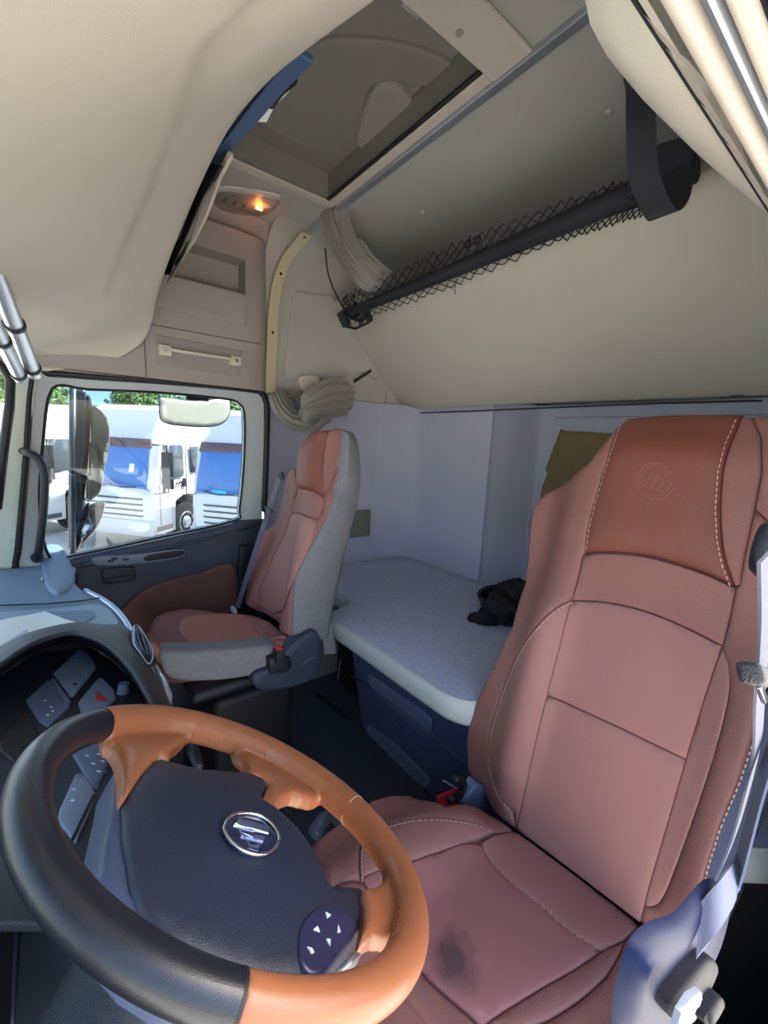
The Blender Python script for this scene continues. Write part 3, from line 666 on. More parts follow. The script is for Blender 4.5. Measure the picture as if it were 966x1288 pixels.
# ================================================================== UPPER BUNK (folded)
ub = thing('upper_bunk', 'large folded beige upper bunk panel sloping above the rear wall', 'bunk', (1.7, 1.0, 1.63))
u0 = V((1.70, 0, 1.625)); u1 = V((1.19, 0, 2.075))
fu = Frame(u0, (0, -1, 0), u1 - u0)
UL = (u1 - u0).length
ubp = [(-1.925, UL - .00), (-1.945, UL - .03), (-1.94, UL * .80), (-1.91, UL * .5), (-1.86, .16), (-1.83, .08), (-1.74, .015), (-1.6, .0), (-.8, 0), (-.03, 0), (-.03, UL), (-1.0, UL), (-1.9, UL + .005)]
ubp = fu.px([(415, 390), (417, 384), (424, 379)]) + [(-1.70, UL + .0), (-.03, UL), (-.03, -.0)] + fu.px([(700, 508), (560, 514), (529, 516), (512, 512), (497, 503), (480, 482), (448, 437)])
panel('bunk_panel', ubp, fu, BUNKF, ub, t=.05, r=.014, step=.05)
q = [fu.W(*p, .002) for p in fu.px([(529, 517), (600, 514), (700, 509), (830, 503), (960, 499)])]
MB().tube([p + V((0, 0, -.010)) for p in q], .0035, 6).build('bunk_edge_seal', BLACK, ub)
MB().tube([at(445, 480, y=1.96), at(467, 466, y=1.90)], .008, 8).build('support_strap', BLACK, ub)
# safety net rolled along the top edge
nt_ = thing('safety_net', 'black knotted safety net with padded bar strapped along the upper bunk edge', 'safety net', (1.15, 1.2, 2.1))
fn = Frame(u1 + V((-.035, 0, -.0)), (0, -1, 0), (u1 - u0))
def npix(x, y, h=0): a, b = fn.pix(x, y); return fn.W(a, b, h)
top = crom([(432, 376), (445, 365), (520, 330), (600, 292), (700, 254), (790, 222), (840, 205)], 8, False)
bot = crom([(444, 402), (462, 398), (520, 380), (600, 348), (700, 305), (760, 285), (810, 268)], 8, False)
nm = MB(); NT = resample([(a, b) for a, b in top] , 2) if 0 else None
def lerp_line(L_, t):
    x = t * (len(L_) - 1); i = min(int(x), len(L_) - 2); f = x - i; return (L_[i][0] * (1 - f) + L_[i + 1][0] * f, L_[i][1] * (1 - f) + L_[i + 1][1] * f)
Kc = 84; rn = random.Random(9)
jit = {}
def knot(i, j):
    i = max(0, min(Kc, i))
    if (i, j) not in jit:
        t = i / Kc; a = lerp_line(top, t); b = lerp_line(bot, t); f = j / 8; wv = (1 if j in (0, 8) else .4) * rn.uniform(-2, 2)
        jit[(i, j)] = npix(a[0] * (1 - f) + b[0] * f + rn.uniform(-1.2, 1.2), a[1] * (1 - f) + b[1] * f + wv, .006 + .018 * math.sin(math.pi * f) + rn.uniform(0, .004))
    return jit[(i, j)]
for i in range(Kc):
    for j in range(8):
        if (i + j) % 2: nm.tube([knot(i, j), knot(i + 1, j + 1)], .0018, 4)
        else: nm.tube([knot(i + 1, j), knot(i, j + 1)], .0018, 4)
for k in range(14):
    p = npix(rn.uniform(440, 470), rn.uniform(372, 402), .02); pts = [p + V((rn.uniform(-.02, .02), rn.uniform(-.03, .03), rn.uniform(-.025, .02))) for _ in range(4)]
    nm.tube(crom(pts, 4, False), .0018, 4)
p = npix(573, 358); nm.tube([p, p + V((0, .004, -.02)), p + V((.0, -.004, -.035))], .0015, 4)
tag(nm.build('net_mesh', BLACK, nt_), kind='stuff')
barp = [npix(*q, .03) for q in crom([(436, 390), (470, 377), (560, 340), (660, 297), (760, 253), (830, 224), (880, 200)], 5, False)]
br = [.019 + .013 * min(1, i / 26) for i in range(len(barp))]
MB().tube(barp, br, 14).build('padded_bar', WEB, nt_, smooth=True, sharp=60)
MB().strip([npix(*q, .045) for q in ((800, 212), (845, 195), (885, 185))], V((.0, .0, .09)), .03).build('bar_end_pad', WEB, nt_, bev=.01)
bk = MB(); bk.strip([npix(436, 384, .05), npix(444, 402, .05)], V((0, -.06, 0)), .02); bk.build('end_bracket', NAVY2, nt_, bev=.004)
MB().strip([npix(468, 376, .055), npix(474, 395, .055)], V((0, -.035, 0)), .018).build('end_bracket', NAVY2, nt_, bev=.004)
MB().tube([npix(440, 402, .05), npix(455, 405, .05), npix(472, 396, .05)], .006, 8).build('bracket_loop', NAVY2, nt_, smooth=True)
for p in ((592, 302), (604, 297)):
    q = npix(*p, .02); MB().tube([q + V((.0, .012 * math.cos(a), .010 * math.sin(a))) for a in np.linspace(0, 6.28, 13)[:-1]], .004, 6, True).build('bar_clip', BLACK, nt_, smooth=True)
MB().tube(crom([at(409, 312, x=1.03), at(413, 345, x=1.06), at(425, 375, x=1.1), at(440, 398, x=1.12), at(455, 404, x=1.12), at(463, 395, x=1.12)], 5, False), .0035, 6).build('tether_cord', BLACK, nt_, smooth=True)
# hanging webbing loop
wl_ = crom([V((.79, at(805, 60, x=.79).y, CZ - .002)), at(805, 60, x=.79), at(806, 110, x=.80), at(806, 160, x=.81), at(808, 210, x=.83), at(818, 245, x=.85), at(832, 270, x=.86), at(845, 262, x=.88), at(852, 240, x=.92), at(850, 222, x=.98), at(845, 215, x=1.02)], 6, False)
tag(MB().strip(wl_, [V((.02, -.040, -.004)).lerp(V((.0, -.045, .01)), i / len(wl_)) for i in range(len(wl_))], .003).build('webbing_loop', WEB, smooth=True, sharp=40), 'dark webbing strap loop hanging from the driver side roof roll', 'strap')
# ================================================================== CURTAINS
cu = thing('curtain', 'gathered taupe curtain bundle hanging from the ceiling rail into the net', 'curtain', at(420, 270, x=.95))
cp = [at(419, 262, x=.955), at(424, 285, x=.98), at(436, 312, x=1.02), at(452, 334, x=1.06), at(468, 348, x=1.10), at(480, 354, x=1.14)]
bundle(MB(), cp, [.072, .066, .058, .055, .055, .04], [.022, .03, .034, .036, .03, .02], folds=14, depth=.5, twist=1.4, side=(.15, -1, .25), seed=4).build('cloth', CURT, cu, smooth=True)
bundle(MB(), [at(450, 305, x=1.05), at(470, 330, x=1.10), at(490, 346, x=1.14)], [.02, .025, .01], [.012, .015, .006], folds=8, depth=.4, side=(0, -1, .1), seed=6).build('cloth_fold', CURT, cu, smooth=True)
c2 = thing('curtain', 'grey curtain gathered over the passenger seat headrest beside the pillar strip', 'curtain', at(390, 510, y=1.92))
bundle(MB(), [at(347, 494, y=1.95), at(356, 512, y=1.92), at(372, 527, y=1.88), at(395, 530, y=1.84), at(415, 520, y=1.82)], [.035, .05, .045, .05, .03], [.02, .03, .03, .03, .02], folds=12, depth=.5, twist=1.0, side=(1, 0, .6), seed=8).build('cloth', CURT, c2, smooth=True)
bundle(MB(), [at(384, 530, y=1.83), at(394, 512, y=1.80), at(412, 502, y=1.80), at(432, 500, y=1.82), at(440, 496, y=1.85)], [.03, .07, .085, .085, .05], [.02, .035, .035, .03, .02], folds=10, depth=.42, twist=.6, side=(.2, 0, 1), seed=2).build('cloth_fold', CURT, c2, smooth=True)
bundle(MB(), [at(352, 497, y=1.95), at(368, 498, y=1.94), at(384, 497, y=1.93)], [.02, .028, .02], [.014, .014, .014], folds=12, depth=.4, side=(0, 0, 1), seed=12).build('cloth_heading', CURT, c2, smooth=True)
fch = Frame((0, 1.93, 0), (1, 0, 0), (0, 0, 1))
ch = tag(panel('curtain_hook_plate', fch.px([(377, 474), (388, 472), (401, 475), (401, 484), (395, 492), (389, 500), (382, 492), (377, 482)]), fch, CREAM2, t=.01, r=.003, smooth_poly=4), 'cream triangular bracket with three screws above the lower curtain', 'bracket')
for p in ((382, 479), (394, 481), (388, 487)):
    q = fch.W(*fch.pix(*p), .001); MB().tube([q, q + fch.n * .003], .006, 12).build('screw', SILVER, ch)
# ================================================================== DRIVER SEAT
ds = thing('driver_chair', 'large rose brown leather driver seat with embossed headrest in the foreground', 'seat', (.62, .31, 0))
rc = math.radians(13)
FBk = Frame((.835, .31, .52), (0, -1, 0), (math.sin(rc), 0, math.cos(rc)))
def hb(a, b):
    w = abs(a); e = sstep(.125, .20, w) * .035 * sstep(.0, .15, b) * (1 - sstep(.50, .72, b))
    e -= .05 * sstep(.20, .30, w)
    e += .035 * sstep(.60, .78, b) * (1 - sstep(.12, .26, w) * .6) - .03 * sstep(.93, 1.04, b)
    return e + .012 * math.sin(min(1, max(0, b) / .6) * math.pi)
def bpx(L_): return FBk.px(L_, hb)
HL = [(778, 535), (760, 590), (745, 640), (738, 670), (735, 695)]
HB = [(735, 695), (770, 694), (810, 698), (850, 708), (890, 722), (924, 737)]
HR = [(924, 737), (914, 710), (908, 680), (906, 640), (909, 595), (918, 560), (934, 523)]
back = [(790, 525), (829, 522), (934, 520), (966, 522), (1030, 540), (1045, 620), (1015, 700), (985, 760), (968, 830), (955, 905), (930, 982), (905, 1041), (888, 1095), (875, 1150), (860, 1181), (831, 1186), (804, 1162), (648, 1044), (629, 1030), (615, 1014), (594, 987), (585, 966), (585, 936), (592, 902), (600, 878), (619, 840), (644, 786), (659, 735), (663, 689), (668, 645), (674, 631), (685, 620), (715, 603), (741, 582), (760, 556), (772, 538)]
backc = bpx([(x, y) for x, y in back])
core = [(a * .985, b - .004) for a, b in backc]
panel('backrest', core, FBk, LEATHER, ds, t=.10, r=.02, hf=lambda a, b: hb(a, b) - .016, step=.03)
PK = dict(t=.024, hf=hb, step=.02)
A_ = crom([(x, y) for x, y in HL], 4, False)[:-1] + crom(HB, 4, False)[:-1] + crom(HR, 4, False)[:-1] + [(934, 521), (860, 521), (829, 522), (790, 526)]
hr = panel('headrest', bpx(A_), FBk, LEATHER_D, ds, r=.008, crown=.012, R=.08, **PK)
B_ = [(790, 526), (774, 538), (760, 556), (741, 582), (715, 603), (685, 620), (674, 631), (668, 645), (663, 689), (659, 735), (644, 786), (619, 840), (600, 878), (592, 902), (585, 936), (585, 966), (594, 987), (615, 1014), (629, 1030), (648, 1044)]
ST_L = [(718, 755), (700, 764), (680, 782), (655, 815), (635, 858), (621, 900), (613, 940), (614, 970), (625, 1000), (647, 1022)]
B_ += crom(ST_L[::-1], 4, False)[1:] + [(727, 725), (732, 697)] + [(735, 695)] + crom(HL[::-1], 4, False)[1:]
panel('left_bolster', bpx(B_), FBk, LEATHER, ds, r=.008, **PK)
C_ = crom(ST_L, 4, False) + [(648, 1040), (662, 985), (687, 875), (703, 815)]
panel('left_inner_bolster', bpx(C_), FBk, LEATHER_L, ds, r=.005, **PK)
D_ = crom([(733, 698), (770, 696), (810, 700), (850, 710), (890, 724), (925, 740)], 4, False) + [(918, 775)] + crom([(908, 812), (860, 788), (810, 768), (760, 757), (718, 755)], 4, False)
panel('shoulder_band', bpx(D_), FBk, LEATHER, ds, r=.005, **PK)
E_ = crom([(718, 756), (760, 758), (810, 769), (860, 789), (907, 813)], 4, False) + [(885, 880), (862, 955), (775, 913), (687, 875), (703, 815)]
panel('upper_insert', bpx(E_), FBk, LEATHER_L, ds, r=.004, **PK)
F_ = [(687, 876), (775, 914), (862, 956), (835, 1050), (820, 1100), (804, 1161), (725, 1100), (648, 1043), (662, 985)]
panel('lower_insert', bpx(F_), FBk, LEATHER_L, ds, r=.004, **PK)
G_ = [(908, 813)] + crom([(916, 835), (917, 870), (905, 925), (890, 975), (868, 1040), (850, 1090), (838, 1120), (828, 1137), (818, 1141), (808, 1140)], 4, False) + [(820, 1100), (835, 1050), (862, 956), (885, 880)]
panel('right_inner_bolster', bpx(G_), FBk, LEATHER_L, ds, r=.005, **PK)
H_ = [(925, 740), (918, 775), (908, 813)] + crom([(916, 835), (917, 870), (905, 925), (890, 975), (868, 1040), (850, 1090), (838, 1120), (828, 1137), (818, 1141), (808, 1140)], 4, False)[1:] + [(804, 1162), (831, 1185), (860, 1181), (875, 1150), (888, 1095), (905, 1041), (930, 982), (953, 912), (968, 830), (985, 760), (1012, 700), (949, 640), (930, 735)]
panel('right_bolster', bpx(H_), FBk, LEATHER, ds, r=.008, **PK)
I_ = crom(HR, 4, False)[::-1] + [(930, 735), (949, 640), (958, 590), (957, 550), (945, 524)]
panel('headrest_side', bpx(I_), FBk, LEATHER, ds, r=.006, **PK)
J_ = [(945, 524), (957, 550), (958, 590), (949, 640), (1012, 700), (1043, 620), (1028, 540), (966, 522)]
panel('shoulder_wing', bpx(J_), FBk, LEATHER, ds, r=.008, **PK)
sm = MB()
stitches(bpx(dense([(p[0] + 3, p[1]) for p in HL], 5, False)), FBk, hb, h=.004, mb=sm, r=.0009)
stitches(bpx(dense([(p[0] - 5, p[1]) for p in HR], 5, False)), FBk, hb, h=.006, mb=sm, r=.0010)
stitches(bpx(dense(crom([(p[0] + 2, p[1] + 3) for p in ST_L], 4, False), 5, False)), FBk, hb, h=.0005, mb=sm, r=.0009)
tag(sm.build('stitching', THREAD, ds), kind='stuff')
stitches(bpx(dense([(953, 915), (930, 985), (905, 1044), (890, 1092), (877, 1148)], 5, False)), FBk, hb, h=-.006, r=.0012).build('side_stitching', THREAD, ds)
# embossed emblem on headrest
em = MB(); ec = (825, 605)
hb2 = lambda a, b: hb(a, b) + .012
for r_, rad in ((24, .0013), (20, .0009)):
    em.tube([FBk.W(*q, hb2(*q) + .0) for q in FBk.px([(ec[0] + r_ * math.cos(t) * .98, ec[1] + r_ * .95 * math.sin(t)) for t in np.linspace(0, 6.28, 41)[:-1]], hb2)], rad, 6, True)
for L_ in ([(810, 612), (822, 592), (829, 594), (818, 614)], [(818, 616), (830, 597), (837, 600), (826, 618)], [(828, 618), (836, 604), (845, 606), (838, 617)]):
    em.tube([FBk.W(*q, hb2(*q)) for q in FBk.px(L_, hb2)], .0011, 6, True)
em.build('embossed_emblem', mat('emboss_leather', '945848', .5), hr, smooth=True)
# side mesh fabric + back shell
MESHF = mat('blue_white_mesh', '6d769a', .5, bump=.8, bscale=220, kind='wave')
sd = []
E1 = bpx([(972, 830), (955, 905), (930, 982), (905, 1041), (888, 1095), (875, 1150), (862, 1181)])
MB().grid([[FBk.W(a, b, hb(a, b) - .022) for a, b in E1], [FBk.W(a + .03, b - .005, hb(a, b) - .06) for a, b in E1], [FBk.W(a + .035, b - .01, -.14) for a, b in E1]]).build('side_mesh', MESHF, ds, smooth=True)
panel('back_shell', [(a * .93, b * .97 + .01) for a, b in backc], FBk, LEATHER, ds, t=.06, r=.01, hf=lambda a, b: -.10, step=.06)
# cushion --------------------------------------------------------------
FCu = Frame((.835, .31, .52), (0, 1, 0), (-1, 0, .10))
def hc(a, b):
    w = abs(a); return .035 * sstep(.13, .24, w) * sstep(.02, .12, b) - .03 * sstep(.27, .36, w) - .04 * sstep(.42, .56, b)
def cpx(L_): return FCu.px(L_, hc)
cush = [(648, 1044), (629, 1030), (600, 1015), (560, 1013), (540, 1007), (515, 999), (490, 999), (468, 1005), (440, 1026), (391, 1062), (405, 1092), (419, 1112), (440, 1150), (480, 1205), (530, 1262), (570, 1310), (600, 1345), (690, 1345), (775, 1310), (781, 1265), (791, 1234), (808, 1209), (829, 1186), (804, 1162)]
cushc = cpx(cush)
panel('seat_cushion', [(a * .99, b) for a, b in cushc], FCu, LEATHER, ds, t=.12, r=.03, hf=lambda a, b: hc(a, b) - .014, step=.03)
CK = dict(t=.02, hf=hc, step=.02)
sl_ = [(454, 1106), (453, 1075), (458, 1054), (479, 1042), (517, 1031), (554, 1029), (597, 1035), (621, 1046)]
a1 = [(648, 1044), (629, 1030), (600, 1015), (560, 1013), (540, 1007), (515, 999), (490, 999), (468, 1005), (440, 1026), (391, 1062), (405, 1092), (419, 1110)] + crom(sl_, 4, False)
panel('left_bolster', cpx(a1), FCu, LEATHER, ds, r=.01, **CK)
a2 = crom(sl_, 4, False) + [(582, 1059), (514, 1083), (473, 1095)]
panel('left_inner_bolster', cpx(a2), FCu, LEATHER_L, ds, r=.005, **CK)
a3 = [(648, 1044), (725, 1101), (804, 1162), (785, 1180), (757, 1194)] + crom([(757, 1194), (715, 1168), (680, 1137), (644, 1109), (616, 1081), (605, 1059)], 4, False)[1:] + [(625, 1048)]
panel('rear_band', cpx(a3), FCu, LEATHER_L, ds, r=.005, **CK)
STN = mat('rose_leather_stained', 'a06a66', .6, bump=.4, bscale=1400)
n = STN.node_tree; b = n.nodes['Principled BSDF']; tc = n.nodes['Texture Coordinate']
sc_ = FCu.W(*FCu.pix(572, 1205, hc), 0)
mp = n.nodes.new('ShaderNodeVectorMath'); mp.operation = 'DISTANCE'; mp.inputs[1].default_value = sc_
n.links.new(tc.outputs['Object'], mp.inputs[0])
nz = n.nodes.new('ShaderNodeTexNoise'); nz.inputs['Scale'].default_value = 22; nz.inputs['Detail'].default_value = 6; n.links.new(tc.outputs['Object'], nz.inputs['Vector'])
m1 = n.nodes.new('ShaderNodeMapRange'); m1.inputs[1].default_value = .10; m1.inputs[2].default_value = .0; n.links.new(mp.outputs['Value'], m1.inputs[0])
m2 = n.nodes.new('ShaderNodeMath'); m2.operation = 'MULTIPLY'; n.links.new(m1.outputs[0], m2.inputs[0]); n.links.new(nz.outputs[0], m2.inputs[1])
m3 = n.nodes.new('ShaderNodeMapRange'); m3.inputs[1].default_value = .22; m3.inputs[2].default_value = .46; m3.inputs[4].default_value = .75; n.links.new(m2.outputs[0], m3.inputs[0])
mx = n.nodes.new('ShaderNodeMix'); mx.data_type = 'RGBA'; mx.inputs[6].default_value = (*rgb('9c6664'), 1); mx.inputs[7].default_value = (*rgb('3c3038'), 1)
n.links.new(m3.outputs[0], mx.inputs[0]); n.links.new(mx.outputs[2], b.inputs['Base Color'])
a4 = [(605, 1060)] + crom([(605, 1060), (616, 1081), (644, 1109), (680, 1137), (715, 1168), (757, 1194)], 4, False)[1:] + [(722, 1218), (686, 1238), (640, 1266), (608, 1287), (566, 1253), (540, 1230), (500, 1180), (470, 1130), (454, 1101), (514, 1084), (582, 1060)]
sc2 = panel('centre_insert', cpx(a4), FCu, STN, ds, r=.005, **CK); sc2['label'] = 'seat centre with a dark stain'
a5 = [(757, 1195), (785, 1181)] + crom([(785, 1181), (780, 1196), (762, 1226), (728, 1256), (690, 1280), (640, 1300)], 4, False)[1:] + [(608, 1288), (640, 1267), (686, 1239), (722, 1219)]
panel('right_inner_bolster', cpx(a5), FCu, LEATHER, ds, r=.006, **CK)
a6 = [(804, 1162), (829, 1186), (808, 1209), (791, 1234), (781, 1265), (775, 1310), (690, 1345), (600, 1345), (606, 1290), (640, 1301), (690, 1281), (728, 1257), (762, 1227), (780, 1197), (785, 1181)]
panel('right_bolster', cpx(a6), FCu, LEATHER, ds, r=.01, **CK)
a7 = [(419, 1112), (454, 1103), (470, 1132), (500, 1182), (540, 1232), (566, 1255), (606, 1290), (600, 1345), (570, 1310), (530, 1262), (480, 1205), (440, 1150)]
panel('front_roll', cpx(a7), FCu, LEATHER, ds, r=.01, **CK)
sm = MB()
stitches(cpx(dense(crom([(p[0] + 2, p[1] + 3) for p in sl_], 4, False), 5, False)), FCu, hc, h=.0005, mb=sm, r=.0009)
stitches(cpx(dense([(618, 1084), (646, 1112), (682, 1140), (717, 1171), (757, 1197)], 5, False)), FCu, hc, h=-.0005, mb=sm, r=.0006)
tag(sm.build('cushion_stitching', THREAD, ds), kind='stuff')
# cushion side piping, base shell
MB().tube([FCu.W(a, b, hc(a, b) - .012) for a, b in cpx(dense([(829, 1188), (809, 1211), (793, 1236), (785, 1263), (779, 1300)], 8, False))], .005, 6).build('edge_piping', MATE, ds, smooth=True)
SHL = mat('blue_grey_shell', '141f42', .5, spec=.15)
COV = mat('recliner_black', '0b0e1c', .5, spec=.12)
fs_ = Frame((.6, .05, .4), (1, 0, 0), (0, 0, 1))
bsh = fs_.px(crom([(842, 1180), (870, 1165), (905, 1120), (922, 1128), (915, 1170), (897, 1220), (870, 1262), (845, 1310), (815, 1325), (795, 1320), (800, 1270), (810, 1230), (822, 1200)], 4))
panel('side_shell', bsh, fs_, SHL, ds, t=.012, r=.012, h0=.0)
cv = panel('recliner_cover', fs_.px([(876, 1192), (886, 1200), (878, 1222), (850, 1272), (824, 1258), (838, 1230), (860, 1205)]), fs_, COV, ds, t=.02, r=.005, h0=.012, smooth_poly=3)
panel('lever', fs_.px([(870, 1225), (877, 1230), (872, 1240), (858, 1256), (850, 1250)]), fs_, COV, cv, t=.01, r=.004, h0=.022, smooth_poly=3)
MB().tube([fs_.W(*fs_.pix(*p), .022) for p in ((860, 1252), (857, 1260))], .0015, 8).build('lever_tip', CHROME, cv, smooth=True)
panel('torn_wrapping', fs_.px([(822, 1212), (838, 1208), (840, 1222), (828, 1232), (834, 1240), (818, 1246), (802, 1250), (808, 1228)]), fs_, mat('torn_wrap_film', '83899a', .4), ds, t=.004, r=.001, h0=.02)
base = MB(); base.box((.62, .31, .20), (.46, .40, .36)); base.build('seat_base', BLACK, ds, bev=.03)
MB().box((.62, .31, .40), (.52, .46, .06)).build('seat_pan', NAVY2, ds, bev=.02)
# left side hinge + buckle
fl_ = Frame((.8, .56, .5), (1, 0, 0), (0, 0, 1))
q = at(600, 1002, x=.80)
hfr = Frame((.8, .60, .5), (1, 0, 0), (0, 0, 1))
panel('hinge_cover', [hfr.pix(*p) for p in ((583, 1013), (600, 985), (612, 990), (622, 1010), (636, 1030), (610, 1040))], Frame((.8, .60, .5), (1, 0, 0), (0, 0, 1)), GREYP, ds, t=.03, r=.006)
def buckle(px1, px2, yy, lb, wd=.035):
    a, b = at(*px1, y=yy), at(*px2, y=yy); b_ = thing('belt_buckle', lb, 'buckle', b)
    d = (a - b).normalized(); 
    MB().strip([b, a], V((0, wd, 0)), .025).build('buckle_body', NAVY2, b_, bev=.004)
    MB().strip([a - d * .002, a + d * .008], V((0, wd * .7, 0)), .017).build('release_button', RED, b_, bev=.002); return b_
b1 = thing('belt_buckle', 'black belt buckle with red button left of the driver seat', 'buckle', at(565, 1020, y=.64))
MB().strip([at(556, 1030, y=.64), at(566, 1008, y=.64)], V((0, .04, .01)), .028).build('buckle_body', NAVY2, b1, bev=.004)
MB().strip([at(553, 1011, y=.64), at(576, 1001, y=.64)], V((0, .022, .032)), .014).build('release_button', RED, b1, bev=.003)
MB().tube(crom([at(572, 978, y=.62), at(583, 985, y=.62), at(578, 1000, y=.62), at(566, 1006, y=.60)], 5, False), .010, 8).build('buckle_stalk', BLACK, b1, smooth=True)
MB().tube([at(558, 982, y=.63), at(575, 992, y=.63)], .002, 6).build('wire_clip', SILVER, b1)
# lever left of cushion
fv = thing('seat_lever', 'pale blue adjustment lever at the front left of the driver seat', 'lever', at(400, 1040, z=.45))
MB().tube([at(395, 1048, z=.46), at(408, 1030, z=.46), at(415, 1024, z=.45), at(415, 1024, z=.45) + V((.06, -.10, -.06))], [.02, .018, .012, .01], 10).build('lever_handle', GREYP, fv, smooth=True)
# driver belt --------------------------------------------------------
db = thing('driver_seat_belt', 'grey seat belt running down the outer side of the driver seat', 'seat belt', (.7, .06, .8))
bp_ = [at(962, 700, y=.05), at(962, 780, y=.05), at(955, 880, y=.05), at(950, 950, y=.055), at(925, 1045, y=.06), at(892, 1125, y=.06), at(862, 1180, y=.06), at(835, 1240, y=.055)]
MB().strip(crom(bp_, 5, False), V((.028, 0, .004)), .002).build('belt_webbing', WEBG, db, smooth=True, sharp=40)
bp2 = [at(985, 900, y=.045), at(958, 985, y=.045), at(930, 1090, y=.045), at(905, 1135, y=.045), at(878, 1170, y=.05)]
MB().strip(crom(bp2, 5, False), V((.040, .01, .010)), .002).build('belt_webbing', mat('pale_belt_webbing', '696e82', .8, bump=.4, bscale=900), db, smooth=True, sharp=40)
q = at(966, 692, y=.06); MB().tube([q + V((.012 * math.cos(a), 0, .014 * math.sin(a))) for a in np.linspace(0, 6.28, 17)[:-1]], .008, 8, True).build('belt_guide', NAVY2, db, smooth=True)
MB().strip([at(943, 846, y=.04), at(952, 850, y=.04), at(975, 855, y=.04)], V((0, .004, .012)), .012).build('belt_stop', NAVY2, db, bev=.003)
MB().strip([at(955, 862, y=.04), at(962, 882, y=.04)], V((.010, 0, 0)), .003).build('belt_tongue', CHROME, db, bev=.001)
# ================================================================== PASSENGER SEAT
ps = thing('passenger_chair', 'smaller rose brown passenger seat with grey fabric side near the door', 'seat', (.45, 1.5, 0))
pr = math.radians(11)
PBk = Frame((.615, 1.52, .70), (0, -1, 0), (math.sin(pr), 0, math.cos(pr)))
def phb(a, b):
    w = abs(a); e = sstep(.10, .17, w) * .03 * (1 - sstep(.4, .55, b)) - .05 * sstep(.19, .26, w); return e + .045 * sstep(.50, .62, b) - .03 * sstep(.78, .86, b)
def ppx(L_): return PBk.px(L_, phb)
pb = [(428, 541), (394, 543), (384, 551), (376, 566), (373, 582), (362, 592), (356, 619), (347, 657), (319, 703), (313, 722), (313, 745), (318, 768), (342, 780), (367, 802), (367, 768), (370, 731), (381, 703), (403, 666), (418, 626), (427, 595), (430, 560)]
PP = dict(t=.02, hf=phb, step=.025)
pbc = ppx(pb)
panel('backrest', pbc, PBk, LEATHER, ps, t=.05, r=.012, hf=lambda a, b: phb(a, b) - .008, step=.04)
panel('headrest', ppx(crom([(376, 566), (385, 550), (396, 543), (412, 542), (407, 560), (404, 590), (406, 622), (400, 622), (392, 617), (374, 612), (373, 590)], 3)), PBk, LEATHER_D, ps, r=.008, crown=.01, **PP)
panel('headrest_side', ppx(crom([(413, 542), (427, 542), (424, 580), (415, 606), (407, 621), (405, 590), (408, 560)], 3)), PBk, LEATHER, ps, r=.006, **PP)
panel('shoulder_band', ppx([(375, 614), (392, 618), (405, 625), (399, 652), (380, 646), (366, 645), (370, 628)]), PBk, LEATHER, ps, r=.004, **PP)
panel('centre_insert', ppx([(366, 646), (380, 647), (398, 653), (392, 680), (380, 705), (366, 735), (358, 765), (342, 772), (325, 760), (325, 740), (341, 705), (358, 672)]), PBk, LEATHER_L, ps, r=.004, **PP)
panel('inner_bolster', ppx([(399, 654), (407, 626), (417, 606), (426, 585), (425, 598), (416, 630), (400, 668), (378, 705), (368, 733), (365, 768), (365, 800), (352, 785), (343, 773), (359, 765), (367, 735), (381, 705), (393, 680)]), PBk, LEATHER, ps, r=.006, **PP)
panel('outer_bolster', ppx([(373, 613), (369, 628), (365, 645), (357, 672), (340, 705), (324, 740), (324, 760), (318, 766), (313, 745), (313, 722), (319, 703), (347, 657), (356, 619), (362, 595), (371, 588)]), PBk, LEATHER, ps, r=.006, **PP)
# grey fabric side shell
PSd = Frame((.7, 1.315, 1.0), (1, 0, 0), (0, 0, 1))
fs2 = [(427, 543), (436, 543), (446, 549), (450, 575), (453, 600), (449, 632), (442, 656), (435, 690), (428, 719), (420, 757), (414, 790), (404, 806), (369, 806), (366, 768), (369, 731), (380, 703), (402, 666), (417, 626), (426, 595), (428, 565)]
fr_px = [(412, 542), (428, 541), (430, 560), (427, 595), (418, 626), (403, 666), (381, 703), (370, 731), (367, 768), (367, 806)]
bk_px = [(440, 544), (443, 546), (449, 560), (453, 597), (450, 632), (442, 664), (432, 704), (427, 728), (420, 760), (413, 800)]
rws = [[], [], [], [], [], []]
for (p, q) in zip(crom([tuple(map(float, p)) for p in fr_px], 4, False), crom([tuple(map(float, p)) for p in bk_px], 4, False)):
    a, b = PBk.pix(*p, phb); e = PBk.W(a, b, phb(a, b) - .004); bk_ = at(*q, y=e.y + .01)
    rws[0].append(e + V((.004, .06, -.002))); rws[1].append(e + V((.0, -.006, 0))); rws[2].append(e.lerp(bk_, .15) + V((0, -.024, 0))); rws[3].append(e.lerp(bk_, .85) + V((0, -.020, 0))); rws[4].append(bk_); rws[5].append(bk_ + V((.02, .12 + .18 * sstep(8, 30, len(rws[4])), 0)))
MB().grid(rws).build('side_fabric', GREYF, ps, smooth=True, sharp=60)
panel('loose_skirt', PSd.px([(404, 790), (417, 775), (420, 800), (424, 822), (409, 824)]), PSd, GREYF, ps, t=.01, r=.002)
